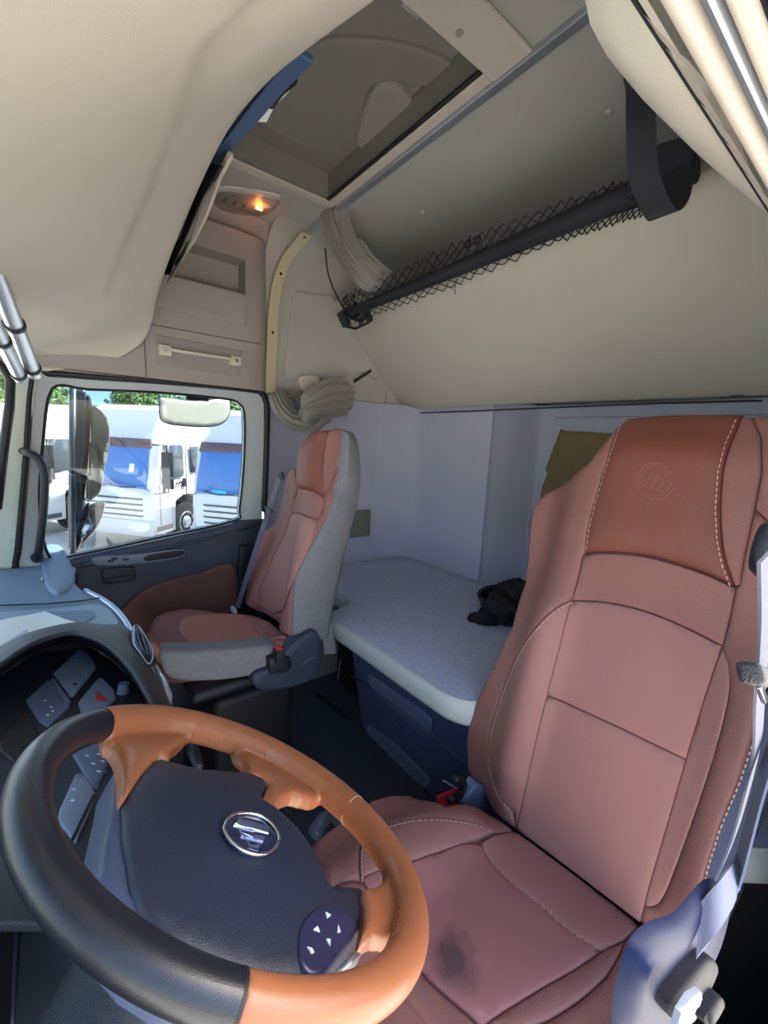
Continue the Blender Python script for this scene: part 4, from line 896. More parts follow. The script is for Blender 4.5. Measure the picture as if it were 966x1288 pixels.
# passenger cushion
PCu = Frame((.60, 1.52, .70), (0, 1, 0), (-1, 0, .02))
def phc(a, b): w = abs(a); return .022 * sstep(.12, .2, w) - .02 * sstep(.22, .30, w) - .03 * sstep(.30, .44, b)
def pcx(L_): return PCu.px(L_, phc)
pc = [(366, 803), (342, 782), (318, 772), (290, 769), (250, 766), (222, 767), (203, 771), (190, 780), (186, 795), (189, 808), (204, 820), (230, 821), (270, 817), (320, 812)]
pcc = pcx(crom(pc, 2))
panel('seat_cushion', pcc, PCu, LEATHER, ps, t=.11, r=.02, hf=phc, step=.03)
panel('cushion_insert', pcx(crom([(227, 782), (240, 775), (280, 773), (310, 776), (322, 795), (334, 806), (300, 809), (250, 811), (235, 806), (226, 795)], 3)), PCu, mat('warm_tan_fabric', 'b07866', .6, bump=.4, bscale=1200), ps, t=.012, r=.004, hf=lambda a, b: phc(a, b) + .004)
panel('cushion_rear_band', pcx([(310, 776), (340, 783), (362, 802), (336, 806), (323, 795)]), PCu, LEATHER_L, ps, t=.012, r=.004, hf=lambda a, b: phc(a, b) + .004)
PSc = Frame((.4, 1.27, .65), (1, 0, 0), (0, 0, 1))
panel('cushion_side_fabric', PSc.px(crom([(203, 822), (240, 820), (300, 816), (345, 812), (352, 822), (340, 842), (310, 852), (270, 857), (230, 857), (212, 852), (204, 840)], 3)), PSc, GREYF, ps, t=.07, r=.012)
panel('front_leather', PSc.px([(189, 806), (205, 821), (204, 840), (213, 853), (206, 850), (196, 832), (189, 818)]), Frame((.4, 1.285, .65), (1, 0, 0), (0, 0, 1)), LEATHER, ps, t=.06, r=.01)
PSb = Frame((.6, 1.25, .5), (1, 0, 0), (0, 0, 1))
panel('hinge_cover', PSb.px(crom([(318, 850), (340, 840), (352, 830), (368, 812), (385, 798), (398, 795), (404, 805), (405, 830), (400, 848), (385, 860), (355, 868), (325, 868)], 3)), PSb, NAVY, ps, t=.06, r=.012)
panel('buckle_pocket', PSb.px([(337, 828), (352, 822), (364, 826), (366, 838), (358, 845), (338, 846)]), PSb, NAVY2, ps, t=.05, r=.006, h0=.012)
MB().tube([PSb.W(*q, .004) for q in PSb.px([(378, 838), (385, 830), (396, 825)])], .003, 6).build('cover_ridge', GREYP, ps, smooth=True)
MB().box((.46, 1.52, .57), (.36, .36, .05)).build('seat_pan', NAVY2, ps, bev=.02)
MB().box((.50, 1.52, .30), (.30, .34, .46)).build('seat_base', BLACK, ps, bev=.03)
MB().box((.52, 1.50, .05), (.42, .40, .06)).build('base_frame', BLACK, ps, bev=.01)
MB().tube([at(318, 890, z=.12), at(345, 882, z=.12)], .003, 6).build('base_rod', GREYP, ps)
buckle((350, 816), (350, 832), 1.23, 'black belt buckle with red button on the passenger seat hinge', .04)
pbelt = thing('passenger_seat_belt', 'purple grey seat belt hanging across the passenger seat backrest', 'seat belt', (.6, 1.6, 1.0))
bpts = [PBk.W(*PBk.pix(*p), .055) for p in ((369, 601), (360, 625), (352, 650), (345, 670), (335, 700), (325, 730), (314, 764))]
MB().strip(crom(bpts, 5, False), V((.005, -.046, .012)), .002).build('belt_webbing', WEBP, pbelt, smooth=True, sharp=40)
q = PBk.W(*PBk.pix(370, 602), .055); MB().tube([q + V((0, .014 * math.cos(a), .012 * math.sin(a))) for a in np.linspace(0, 6.28, 17)[:-1]], .006, 8, True).build('belt_guide', NAVY2, pbelt, smooth=True)
q = PBk.W(*PBk.pix(355, 643), .06); MB().strip([q + V((0, -.035, -.004)), q + V((0, .03, .004))], V((0, 0, .012)), .01).build('belt_stop', NAVY2, pbelt, bev=.003)
q = PBk.W(*PBk.pix(350, 650), .066); MB().strip([q + V((0, 0, .014)), q + V((0, .0, -.016))], V((0, -.022, 0)), .004).build('belt_tongue', CHROME, pbelt, bev=.001)
q = PBk.W(*PBk.pix(311, 767), .06); MB().strip([q + V((0, 0, .010)), q + V((0, .0, -.012))], V((0, -.055, 0)), .012).build('belt_anchor', mat('pale_plastic', 'c9cfe0', .4), pbelt, bev=.002)
# ================================================================== STEERING WHEEL
WC = V((.125, .384, 1.045)); WN = V((.554, .079, .829)).normalized()
wu = V((0, -1, 0)); wu = (wu - WN * wu.dot(WN)).normalized()
FW = Frame(WC, wu, wu.cross(WN)); 
RR, rr = .2, .0170
sw_ = thing('steering_wheel', 'large black and tan leather steering wheel with chrome emblem', 'steering wheel', WC)
def wang(px, py): a, b = FW.pix(px, py); return math.atan2(b, a)
A0, A1, AL = wang(112, 905), wang(297, 1245), wang(34, 990)
if A0 < 0: A0 += 2 * math.pi
def between(a, lo, hi):
    return (a - lo) % (2 * math.pi) <= (hi - lo) % (2 * math.pi)
if not between(AL, A0, A1): A0, A1 = A1, A0
AT = wang(330, 930)
def rad(a): return .0180 + .0030 * math.cos(a - AT)
def arcr(a, b, n, k=1): b = a + ((b - a) % (2 * math.pi)); return [k * rad(a + (b - a) * i / n) for i in range(n + 1)]
def arc(a, b, n, R=RR, h=0): b = a + ((b - a) % (2 * math.pi)); return [FW.W(R * math.cos(a + (b - a) * i / n), R * math.sin(a + (b - a) * i / n), h) for i in range(n + 1)]
MB().tube(arc(A0, A1, 60), arcr(A0, A1, 60), 20, flat=FW.n).build('rim_black_section', RIMB, sw_, smooth=True, sharp=60)
TANMB = MB().tube(arc(A1, A0, 90), arcr(A1, A0, 90, 1.01), 20, flat=FW.n)
for a in (A0, A1): MB().tube(arc(a - .006, a + .006, 2), rad(a) * 1.012, 20, flat=FW.n).build('rim_joint', BLACK, sw_, smooth=True, sharp=60)
def ang(px, py): return wang(px, py)
wd = 1 if between(wang(415, 995), A1, A0) else 0
def parc(name, p, q, m, R, r, h=0, n=30):
    a, b = wang(*p), wang(*q)
    if (b - a) % (2 * math.pi) > math.pi: a, b = b, a
    return MB().tube(arc(a, b, n, R, h), [rad(a + ((b - a) % (2 * math.pi)) * i / n) * r for i in range(n + 1)], 14, flat=FW.n).build(name, m, sw_, smooth=True, sharp=60)
for p, q in (((240, 915), (335, 950)), ((395, 1000), (480, 1085)), ((480, 1180), (505, 1150))):
    parc('perforated_grip', p, q, TANP, RR - .0042, .84, h=.0005)
a = wang(440, 1020); MB().tube(arc(a - .003, a + .003, 2), rad(a) * 1.02, 20, flat=FW.n).build('rim_seam', THREAD, sw_, smooth=True, sharp=60)
def hub(a, b): r2 = (a * a + b * b); return .012 - r2 * 1.0
hubp = [(200, 948), (217, 956), (235, 961), (252, 965), (283, 968), (313, 970), (326, 974), (338, 981), (334, 991), (330, 1002), (348, 1013), (377, 1040), (400, 1072), (417, 1109), (440, 1110), (458, 1112), (461, 1130), (460, 1150), (445, 1172), (423, 1202), (412, 1216), (404, 1225), (370, 1228), (330, 1228), (299, 1221), (261, 1204), (220, 1182), (191, 1150), (171, 1103), (161, 1045), (159, 996), (175, 972), (187, 960)]
panel('hub_pad', FW.px(hubp, hub), FW, HUBM, sw_, t=.04, r=.008, hf=hub, step=.012)
sk = [(154, 954), (159, 996), (161, 1045), (171, 1103), (191, 1150), (220, 1182), (261, 1204), (299, 1221), (240, 1212), (190, 1180), (150, 1140), (126, 1108), (133, 1060), (143, 1005), (149, 965)]
hub2 = lambda a, b: hub(a, b) - .010
panel('hub_skirt', FW.px(sk, hub2), FW, mat('hub_skirt_skylit', '3d4a66', .4, bump=.3, bscale=900), sw_, t=.04, r=.006, hf=hub2, step=.012)  # lighter blue-grey than the hub: the sky reflection is painted in
spk = [
 [(140, 900), (139, 928), (146, 931), (156, 948), (160, 975), (162, 996), (180, 971), (200, 948), (208, 948), (217, 952), (219, 939), (232, 931), (243, 908), (180, 890)],
 [(298, 935), (312, 952), (317, 963), (314, 969), (326, 973), (339, 981), (334, 992), (330, 1003), (347, 1013), (352, 1003), (371, 994), (395, 1000), (412, 988), (370, 950), (330, 925)],
 [(495, 1075), (487, 1098), (473, 1110), (458, 1112), (461, 1130), (461, 1150), (457, 1175), (475, 1166), (497, 1168), (518, 1172), (522, 1120)],
 [(330, 1229), (350, 1219), (375, 1216), (400, 1222), (428, 1238), (425, 1262), (330, 1258)]]
hs = lambda a, b: -.003 + .008 * (1 - sstep(.125, .18, math.hypot(a, b)))
for k, s_ in enumerate(spk):
    pillow(TANMB, FW.px(crom(s_, 2), hs), FW, t=.022, r=.009, hf=hs, step=.006)
tn = TANMB.build('rim_and_spokes', TAN, sw_, smooth=True); tn['label'] = 'tan leather half of the rim running into four spokes'
md = tn.modifiers.new('remesh', 'REMESH'); md.mode = 'VOXEL'; md.voxel_size = .0019; md.use_smooth_shade = True
md = tn.modifiers.new('smooth', 'SMOOTH'); md.iterations = 14; md.factor = .6
# button pad
bp = [(378, 1205), (377, 1180), (381, 1160), (392, 1145), (408, 1137), (425, 1140), (438, 1150), (447, 1158), (448, 1168), (432, 1190), (414, 1213), (405, 1222), (390, 1224)]
hub3 = lambda a, b: hub(a, b) + .003
bpo = panel('button_pad', FW.px(crom(bp, 3), hub3), FW, mat('button_pad_navy', '262b4a', .3), sw_, t=.01, r=.003, hf=hub3, step=.01)
for T in ([(409, 1148), (416, 1152), (411, 1156)], [(394, 1170), (399, 1166), (402, 1173)], [(425, 1164), (428, 1173), (424, 1173)], [(410, 1182), (415, 1182), (415, 1191)]):
    pillow(MB(), FW.px(T, hub3), FW, t=.001, r=0, hf=hub3, h0=.001, step=.05).build('arrow_mark', MARK, bpo)
pillow(MB(), FW.px([(386, 1192), (392, 1194), (395, 1199), (391, 1200), (389, 1196)], hub3), FW, t=.001, r=0, hf=hub3, h0=.001, step=.05).build('phone_mark', MARK, bpo)
# emblem
ec = FW.pix(317, 1050, hub); 
def ept(fx, fy):   # emblem picture pixel to plane
    return FW.pix(270 + fx * 100 / 966, 1010 + fy * 80 / 773, hub3)
ring_ = [ept(*p) for p in crom([(110, 300), (200, 170), (380, 140), (560, 180), (700, 290), (775, 430), (740, 540), (650, 620), (520, 645), (370, 610), (220, 510), (130, 400)], 4)]
emb = MB().tube([FW.W(a, b, hub3(a, b) + .001) for a, b in ring_], .0018, 8, True).build('emblem_ring', CHROME, sw_, smooth=True)
panel('emblem_field', ring_, FW, mat('emblem_navy', '1b1f3c', .2, coat=.5), sw_, t=.004, r=.001, hf=hub3, step=.01)
for q in ([(285, 205), (670, 320), (645, 385), (225, 290)], [(265, 325), (290, 330), (330, 385), (600, 425), (585, 480), (315, 415)], [(360, 455), (385, 462), (430, 530), (540, 520), (530, 582), (415, 548)]):
    pillow(MB(), [ept(*p) for p in q], FW, t=.003, r=.0006, hf=hub3, h0=.002, step=.02).build('emblem_bar', EMBL, sw_, smooth=True, sharp=30)
pillow(MB(), FW.px([(423, 1212), (432, 1198), (455, 1176), (462, 1180), (450, 1190), (432, 1206), (423, 1216)]), FW, t=.01, r=.002, h0=-.01).build('spoke_metal', SILVER, sw_, smooth=True)
# column shroud
col_ = thing('steering_column', 'dark steering column shroud with chrome ring below the wheel', 'steering column', WC - WN * .2)
MB().tube([WC - WN * .03, WC - WN * .06, WC - WN * .10 + V((0, 0, -.01)), WC - WN * .2 + V((-.01, 0, -.03)), WC - WN * .42 + V((-.06, 0, -.05))], [.055, .075, .085, .095, .11], 24).build('shroud', NAVY2, col_, smooth=True, sharp=50)
MB().tube(crom([tuple(at(*p, z=.80)) for p in ((128, 1205), (140, 1228), (160, 1247), (190, 1262), (215, 1268))], 5, False), .0022, 6).build('chrome_ring', CHROME, col_, smooth=True)
MB().strip([at(165, 1268, z=.79), at(182, 1273, z=.79)], V((.004, .004, 0)), .002).build('key_mark', CHROME, col_)
st_ = thing('column_stalk', 'black control stalk with notched end behind the wheel top', 'stalk', at(245, 960, z=.86))
MB().tube([at(250, 965, z=.93), at(243, 945, z=.93), at(238, 925, z=.93)], [.007, .010, .009], 8).build('stalk_arm', NAVY2, st_, smooth=True)
# ================================================================== DASHBOARD
da = thing('dashboard', 'wraparound grey and black dashboard with switch panels and side vent', 'dashboard', (-.2, 1.0, .3))
fz = Frame((0, 0, .93), (1, 0, 0), (0, 1, 0))
edge = crom([(-.03, 1.955), (.012, 1.86), (.0, 1.74), (.02, 1.60), (.068, 1.452), (.095, 1.33), (.108, 1.20), (.100, 1.10), (.085, 1.0)], 5, False)
und = [(150, 792), (115, 790), (88, 788), (40, 800), (0, 822), (-30, 842), (-60, 862)]
top_ = edge[:-5] + fz.px(und) + [(-.46, 1.0), (-.46, 1.955)]
panel('dash_top', top_, fz, DASHTOP, da, t=.05, r=.012, step=.04)
rows = [[V((x, y, .925)) for x, y in edge], [V((x + .004, y, .90)) for x, y in edge], [V((x - .01, y, .80)) for x, y in edge], [V((x - .06, y, .55)) for x, y in edge], [V((x - .12, y, .15)) for x, y in edge]]
MB().grid(rows).build('dash_rear_face', NAVY2, da, smooth=True)
MB().tube([(x, y, .930) for x, y in edge[16:]], .008, 8).build('edge_trim', SILVER, da, smooth=True)
fz2 = Frame((0, 0, .931), (1, 0, 0), (0, 1, 0))
panel('dash_tray', [(a, b) for a, b in fz2.px([(-60, 772), (0, 770), (60, 767), (122, 759), (140, 768), (150, 782), (148, 790), (115, 790), (88, 788), (40, 800), (0, 822), (-30, 842), (-60, 860)])], fz2, DASHTRAY, da, t=.01, r=.004, h0=.003, step=.03)
MB().tube([tuple(fz2.W(*q, .004)) for q in fz2.px([(-60, 764), (0, 763), (60, 761), (105, 757), (128, 753)])], .0022, 6).build('tray_seam', BLACK, da)
panel('tray_pocket', fz2.px([(50, 772), (118, 770), (120, 778), (100, 790), (60, 780)]), fz2, DASHTOP, da, t=.006, r=.002, h0=.006)
# corner pod
fzc = Frame((0, 0, .935), (1, 0, 0), (0, 1, 0))
panel('corner_pod', fzc.px(crom([(52, 690), (70, 686), (82, 692), (94, 722), (88, 738), (72, 748), (58, 738), (52, 715)], 3)), fzc, DASHTOP, da, t=.03, r=.018, h0=.010, step=.012)
MB().tube([fzc.W(*q, .0) for q in fzc.px(crom([(53, 730), (56, 712), (64, 702), (80, 696)], 4, False))], .003, 6).build('pod_trim', SILVER, da, smooth=True)
# hood over the switches, open towards the driver
hl = [(-60, 890), (-25, 856), (0, 837), (40, 811), (85, 797), (115, 802), (140, 815), (165, 840), (182, 866), (195, 890), (205, 915), (212, 945)]
hz = [1.0] * 8 + [.995, .985, .97, .94]
L0 = crom([tuple(at(*p, z=z)) for p, z in zip(hl, hz)], 4, False)
ol = [(-70, 870), (-35, 835), (-5, 815), (38, 795), (90, 783), (130, 785), (160, 787), (182, 808), (197, 838), (209, 865), (219, 890), (230, 925)]
oz = [.955] * 5 + [.945, .93, .93, .93, .93, .93, .92]
L1 = crom([tuple(at(*p, z=z)) for p, z in zip(ol, oz)], 4, False)
mid = [a.lerp(b, .35) + V((0, 0, .008)) for a, b in zip(L0, L1)]
mid2 = [a.lerp(b, .75) + V((0, 0, .002)) for a, b in zip(L0, L1)]
L2 = [p + V((-.01 if i < 24 else -.004, 0, -.12)) for i, p in enumerate(L1)]; L3 = [p + V((-.05, 0, -.45)) for p in L1]
SHELL = mat('brown_black_shell', '2b2629', .45, bump=.3, bscale=900, kind='vor')
MB().grid([L0, mid, mid2, L1, L2, L3]).build('hood_shell', SHELL, da, smooth=True)
MB().tube(L0, .006, 10).build('hood_lip', NAVY2, da, smooth=True)
FS = Frame(at(100, 850, z=.90), (.8, -.6, .0), (.35, .45, .82))
FS = Frame(at(100, 850, z=.90), (.62, -.78, .0), V((.45, -.40, .80)).cross(V((.62, -.78, 0))))
face = [(-60, 915), (0, 850), (40, 823), (85, 811), (115, 814), (138, 827), (160, 848), (178, 874), (192, 905), (200, 940), (195, 1000), (170, 1080), (150, 1130), (60, 1160), (-60, 1160)]
fpx = FS.px(face)
panel('binnacle_face', fpx, FS, NAVY2, da, t=.01, r=.004, step=.05)
W1 = [FS.W(*q) for q in FS.px([(-60, 915), (-25, 880), (0, 850), (40, 823), (85, 811), (115, 814), (138, 827), (160, 848), (178, 874), (192, 905), (200, 940), (202, 960)])]
W1 = crom([tuple(p) for p in W1], 4, False)
MB().grid([[p + V((0, 0, -.004)) for p in L0], W1]).build('hood_lining', NAVY2, da, smooth=True)
BTN2 = mat('switch_panel_blue', '545f7c', .4)
def swp(name, L_, m, h=.004, par=None, **k): return panel(name, FS.px(L_), FS, m, par or da, t=.012, r=.003, h0=h, step=.02, **k)
p1 = swp('switch_panel', [(66, 849), (98, 818), (103, 817), (118, 832), (121, 842), (92, 877), (88, 877)], BTN)
p2 = swp('switch_panel', [(32, 882), (60, 855), (66, 858), (88, 890), (60, 915), (50, 910)], BTN2, .003)
swp('blank_switch', [(64, 856), (69, 857), (90, 885), (84, 893)], GREYP, .008)
p3 = swp('switch_panel', [(98, 885), (124, 853), (130, 855), (144, 870), (146, 880), (120, 905), (105, 905)], BTN)
swp('display_panel', [(0, 945), (0, 935), (30, 893), (38, 900), (50, 925), (20, 962)], BLACK, .003)
p4 = swp('switch_panel', [(84, 940), (112, 916), (128, 930), (138, 955), (134, 965), (122, 993), (112, 990), (100, 965)], BTN2)
p5 = swp('switch_panel', [(75, 1020), (95, 975), (105, 972), (120, 998), (118, 1010), (95, 1062), (72, 1035)], BTN)
kb = FS.W(*FS.pix(155, 871), .0); MB().tube([kb, kb + FS.n * .02], [.012, .010], 16).build('rotary_knob', GREYP, da, smooth=True, sharp=40)
def mk(px, py, w, h_, m, par, hh=.006): box('switch_mark', FS.W(*FS.pix(px, py), hh), (w, h_, .001), m, par, bev=0, fr=FS)
for (x, y) in ((80, 844), (82, 848), (96, 833), (107, 850)): mk(x, y, .003, .0025, MARK, p1)
mk(94, 864, .007, .006, BLACK, p1)
for (x, y) in ((57, 885), (64, 893), (66, 898), (60, 903)): mk(x, y, .004, .0025, MARK, p2)
T_ = [(121, 874), (126, 877), (137, 884), (122, 885)]
pillow(MB(), FS.px([(121, 873), (137, 885), (121, 884)]), FS, t=.001, r=0, h0=.006, step=.05).build('hazard_mark', REDMK, p3)
for (x, y) in ((115, 941), (124, 953), (109, 955), (117, 965), (129, 962), (124, 975)): mk(x, y, .007, .0018, MARK, p4)
for k, (x, y) in enumerate(((106, 948), (119, 935), (127, 968), (113, 972))): swp('rocker_button', [(x - 7, y - 5), (x, y - 11), (x + 7, y + 3), (x, y + 9)], BTN, .004, p4)
for (x, y) in ((93, 998), (91, 1012)): mk(x, y, .004, .003, MARK, p5)
MB().tube([FS.W(*FS.pix(*p), .008) for p in ((117, 1008), (90, 1065))], .002, 6).build('panel_gap', BLACK, p5)
# side vent
FV = Frame(at(178, 815, z=.955), at(187, 838, z=.955) - at(169, 793, z=.955), at(185, 812, z=.942) - at(172, 818, z=.962))
vn = panel('side_vent', FV.px(crom([(164, 796), (167, 792), (172, 795), (184, 815), (188, 828), (186, 839), (181, 841), (172, 828), (164, 815)], 3)), FV, BLACK, da, t=.006, r=.002, h0=.010)
for L_ in ([(165, 797), (165, 812), (172, 826)], [(168, 796), (169, 810), (176, 828)], [(171, 798), (176, 812), (181, 830)], [(174, 802), (181, 815), (185, 832)]):
    MB().tube([FV.W(*q, .014) for q in FV.px(crom(L_, 4, False))], .0018, 6).build('vent_slat', GREYP, vn, smooth=True)
MB().tube([FV.W(*q, .012) for q in FV.px(crom([(164, 796), (167, 792), (172, 795), (184, 815), (188, 828), (186, 839), (181, 841), (172, 828), (164, 815)], 4))], .0016, 6, True).build('vent_bezel', SILVER, vn, smooth=True)
MB().tube([at(*p, z=.935) for p in ((196, 838), (206, 858), (212, 876), (213, 890))], [.004, .007, .007, .003], 8).build('side_trim', SILVER, da, smooth=True)
MB().tube([at(*p, z=.95) for p in ((190, 840), (199, 862), (203, 882))], .003, 6).build('side_trim', SILVER, da, smooth=True)
# driver side lower dash
lo = MB(); lo.box((-.55, .45, .60), (.60, .86, .62)); lo.build('lower_dash', NAVY2, da, bev=.03)
MB().strip([at(0, 1112, x=-.22), at(36, 1103, x=-.22)], V((0, 0, .012)), .01).build('dash_ledge', NAVY, da)
kp = thing('knee_panel', 'black lower panel with raised rim left of the steering column', 'panel', (-.2, .3, .3))
fk = Frame((-.2, .3, .5), (0, -1, 0), (0, 0, 1))
panel('panel_face', fk.px([(-40, 1150), (14, 1162), (20, 1156), (60, 1145), (80, 1160), (95, 1300), (-40, 1300)]), fk, BLACK, kp, t=.03, r=.006, h0=.01)
MB().tube([fk.W(*q, .012) for q in fk.px(crom([(6, 1300), (10, 1200), (14, 1166), (22, 1157), (60, 1147), (75, 1140)], 5, False))], .006, 8).build('panel_rim', NAVY, kp, smooth=True)
# papers
fpz = Frame((0, 0, .945), (1, 0, 0), (0, 1, 0))
def cur(a, b): return .006 * math.sin(a * 30) + .004 * math.sin(b * 25)
tag(panel('paper_sheet', fpz.px([(-60, 805), (0, 784), (57, 765), (80, 778), (112, 789), (88, 791), (40, 804), (0, 828), (-60, 862)]), fpz, PAPER, t=.0008, r=0, hf=cur), 'large white document sheet lying on the dashboard tray', 'paper')
tag(panel('paper_sheet', fpz.px([(-60, 850), (0, 816), (34, 794), (38, 800), (10, 818), (-60, 862)]), fpz, mat('bluish_paper', 'c5cfe2', .8), t=.0008, r=0, hf=cur, h0=.004), 'small bluish paper slip on top of the white document sheet', 'paper')
# ================================================================== OUTSIDE: door mirrors
mm = thing('door_mirror', 'tall black door mirror housing with two glasses seen through the side window', 'mirror', at(100, 600, y=2.35))
fm_ = Frame((0, 2.35, 0), (1, 0, 0), (0, 0, 1))
MH = mat('mirror_housing', '3d4654', .35)
panel('housing', fm_.px([(87, 489), (108, 489), (112, 520), (110, 560), (106, 600), (108, 640), (112, 672), (104, 690), (86, 690)]), fm_, MH, mm, t=.06, r=.012)
MIRT = mat('mirror_tan_reflection', 'b3a893', .12, .6)
fm2 = Frame((0, 2.33, 0), (1, -.25, 0), (0, 0, 1))
panel('main_glass', fm2.px(crom([(112, 510), (134, 525), (137, 560), (131, 590), (125, 620), (106, 630), (108, 590), (111, 550)], 3)), fm2, MIRR, mm, t=.01, r=.002)
panel('wide_glass', fm2.px(crom([(108, 640), (120, 632), (132, 632), (124, 660), (104, 684), (96, 688), (100, 662)], 3)), fm2, MIRR, mm, t=.01, r=.002)
panel('main_rim', fm2.px(crom([(108, 500), (114, 507), (113, 550), (109, 600), (104, 632), (101, 600), (106, 560)], 3)), fm2, BLACK, mm, t=.03, r=.005, h0=.004)
panel('lower_rim', fm2.px(crom([(108, 634), (112, 640), (104, 664), (98, 690), (93, 692), (98, 660)], 3)), fm2, BLACK, mm, t=.03, r=.005, h0=.004)
MB().tube([at(92, 480, y=2.3), at(92, 700, y=2.3)], .012, 10).build('mirror_bracket', MH, mm, smooth=True)
for p_ in ((90, 478), (90, 702)): MB().tube([at(*p_, y=2.32), at(p_[0] - 38, p_[1] + (-10 if p_[1] < 600 else 10), y=2.04)], .014, 10).build('mirror_arm', MH, mm, smooth=True)
km = thing('kerb_mirror', 'cream backed kerb mirror hanging outside the top of the passenger window', 'mirror', at(245, 510, y=2.2))
fkm = Frame((0, 2.2, 0), (1, 0, 0), (0, .25, 1))
kpl = crom([(203, 499), (201, 505), (202, 525), (212, 532), (235, 535), (262, 536), (280, 532), (289, 520), (289, 505), (284, 500), (245, 504)], 3)
panel('mirror_back', fkm.px(kpl), fkm, mat('kerb_cream', 'd6d2bf', .5), km, t=.03, r=.012)
MB().tube([fkm.W(*q, -.008) for q in fkm.px(kpl)], .004, 6, True).build('mirror_rim', MH, km, smooth=True)
MB().strip([at(234, 499, y=2.2), at(262, 501, y=2.2)], V((0, 0, .03)), .03).build('mirror_arm', BLACK, km, bev=.004)
MB().tube([at(248, 498, y=2.2), V((at(248, 498, y=2.2).x, 2.05, 1.70))], .012, 8).build('mirror_stay', BLACK, km, smooth=True)
# ================================================================== OUTSIDE: trucks
FX_W = mat('white_patch', 'eef2f6', .3)  # plain near-white for a small patch on the truck windscreen
def truck(corner, deg, label, H=3.3, cab=2.15, W=2.3, seed=0, logo=False, full=True):
    """corner: ground point under the front corner shared by windscreen and door"""
    a = math.radians(deg); ux = V((math.cos(a), -math.sin(a), 0)); uy = V((math.sin(a), math.cos(a), 0))  # local x (right), local y (back)
    g = V((corner[0], corner[1], -1.35)); C0 = g - ux * W
    t = thing('truck', label, 'truck', g + uy * 1)
    def L(x, y, z): return C0 + ux * x + uy * y + V((0, 0, z))
    prof = [(0.10, .38), (-.02, .5), (-.03, 1.15), (0, 1.45), (.22, 2.5), (.38, 2.72), (.62, H - .12), (.95, H), (cab, H), (cab, .95), (1.62, .95), (1.55, 1.10), (1.3, 1.22), (1.0, 1.22), (.72, 1.10), (.64, .9), (.62, .38)]
    prof = [(p[0], p[1]) for p in prof]
    vs = []; n = len(prof); fs = []
    for x, ins in ((0, .09), (.12, 0), (W - .12, 0), (W, .09)):
        for (y, z) in prof:
            f = ins * (1 if y < .7 else .4); vs.append(L(x + (0.10 if z > 2.6 and x < 1 else -.10 if z > 2.6 else 0), y + f, z))
    for k in range(3):
        for i in range(n): j = (i + 1) % n; fs.append((k * n + i, k * n + j, (k + 1) * n + j, (k + 1) * n + i))
    for o_ in (0, 3 * n):
        ids = [o_ + i for i in range(n)]; fs.append(tuple(ids))
    ob = mesh('cab_body', vs, fs, WHITEP, t); bm = bmesh.new(); bm.from_mesh(ob.data); bmesh.ops.triangulate(bm, faces=[f for f in bm.faces if len(f.verts) > 4]); bmesh.ops.recalc_face_normals(bm, faces=bm.faces); bm.to_mesh(ob.data); bm.free()
    def ff(y0, z0, y1, z1): return Frame(L(0, y0, z0), ux, (L(0, y1, z1) - L(0, y0, z0)))
    f1 = ff(-.0, 1.45, .22, 2.5); s_ = 1.07
    panel('windscreen', crom([(.14, .02), (.2, .0), (W - .2, .0), (W - .14, .02), (W - .17, .88), (W - .25, .95), (.25, .95), (.17, .88)], 2), f1, WGLASS, t, t=.05, r=.01, h0=.03, step=.4)
    panel('visor', [(.12, .93), (W - .12, .93), (W - .16, 1.14), (.16, 1.14)], f1, mat('truck_dark_panel', '5c4a50', .4), t, t=.06, r=.02, h0=.05, step=.4)
    panel('windscreen_patch', [(W - .62, .36), (W - .50, .36), (W - .50, .55), (W - .62, .55)], f1, FX_W, t, t=.01, r=.0, h0=.04, step=.4)
    panel('windscreen_sheet', [(.5, .03), (.9, .03), (.86, .10), (.55, .10)], f1, mat('cyan_sheet', '2fb4e0', .5), t, t=.01, r=.0, h0=.04, step=.4)
    for w0 in (.35, 1.15): MB().tube([f1.W(w0, .06, .05), f1.W(w0 + .35, .0, .05), f1.W(w0 + .75, .03, .05)], .012, 6).build('wiper', BLACK, t)
    f2 = ff(-.03, .5, -.03, 1.45)
    for k in range(4): panel('grille_slat', [(.35, .30 + k * .13), (W - .25, .30 + k * .13), (W - .22, .34 + k * .13), (.32, .34 + k * .13)], f2, DARKG, t, t=.03, r=.005, h0=.015, step=.4)
    panel('bumper', [(0.02, -.14), (W - .02, -.14), (W, .22), (0, .22)], f2, mat('truck_bumper', 'c8ccd0', .4), t, t=.12, r=.03, h0=.06, step=.4)
    for x0 in (.08, W - .58): 
        h = panel('headlight', crom([(x0, -.02), (x0 + .48, -.02), (x0 + .5, .18), (x0 + .02, .16)], 3), f2, mat('headlight_lens', 'dfe4e8', .1, coat=1), t, t=.05, r=.02, h0=.08, step=.4)
    # right side
    f3 = Frame(L(W + .0, 0, 0), uy, (0, 0, 1))
    panel('door_window', [(.30, 1.55), (1.02, 1.68), (1.06, 1.76), (1.06, 2.38), (1.0, 2.44), (.46, 2.44)], f3, DGLASS, t, t=.04, r=.01, h0=.02, step=.4)
    panel('rear_window', [(1.35, 1.75), (1.8, 1.75), (1.8, 2.4), (1.35, 2.4)], f3, DGLASS, t, t=.04, r=.01, h0=.02, step=.4)
    for L_ in ([(.24, .6), (.24, 1.5), (.42, 2.48), (1.16, 2.48), (1.16, 1.2)],): MB().tube([f3.W(x, z, .004) for x, z in L_], .010, 4).build('door_gap', DARKG, t)
    panel('door_handle', [(1.0, 1.42), (1.12, 1.42), (1.12, 1.62), (1.0, 1.62)], f3, NAVY2, t, t=.04, r=.01, h0=.05, step=.4)
    panel('side_marker', [(.34, 1.34), (.42, 1.34), (.42, 1.44), (.34, 1.44)], f3, BLACK, t, t=.03, r=.01, h0=.03, step=.4)
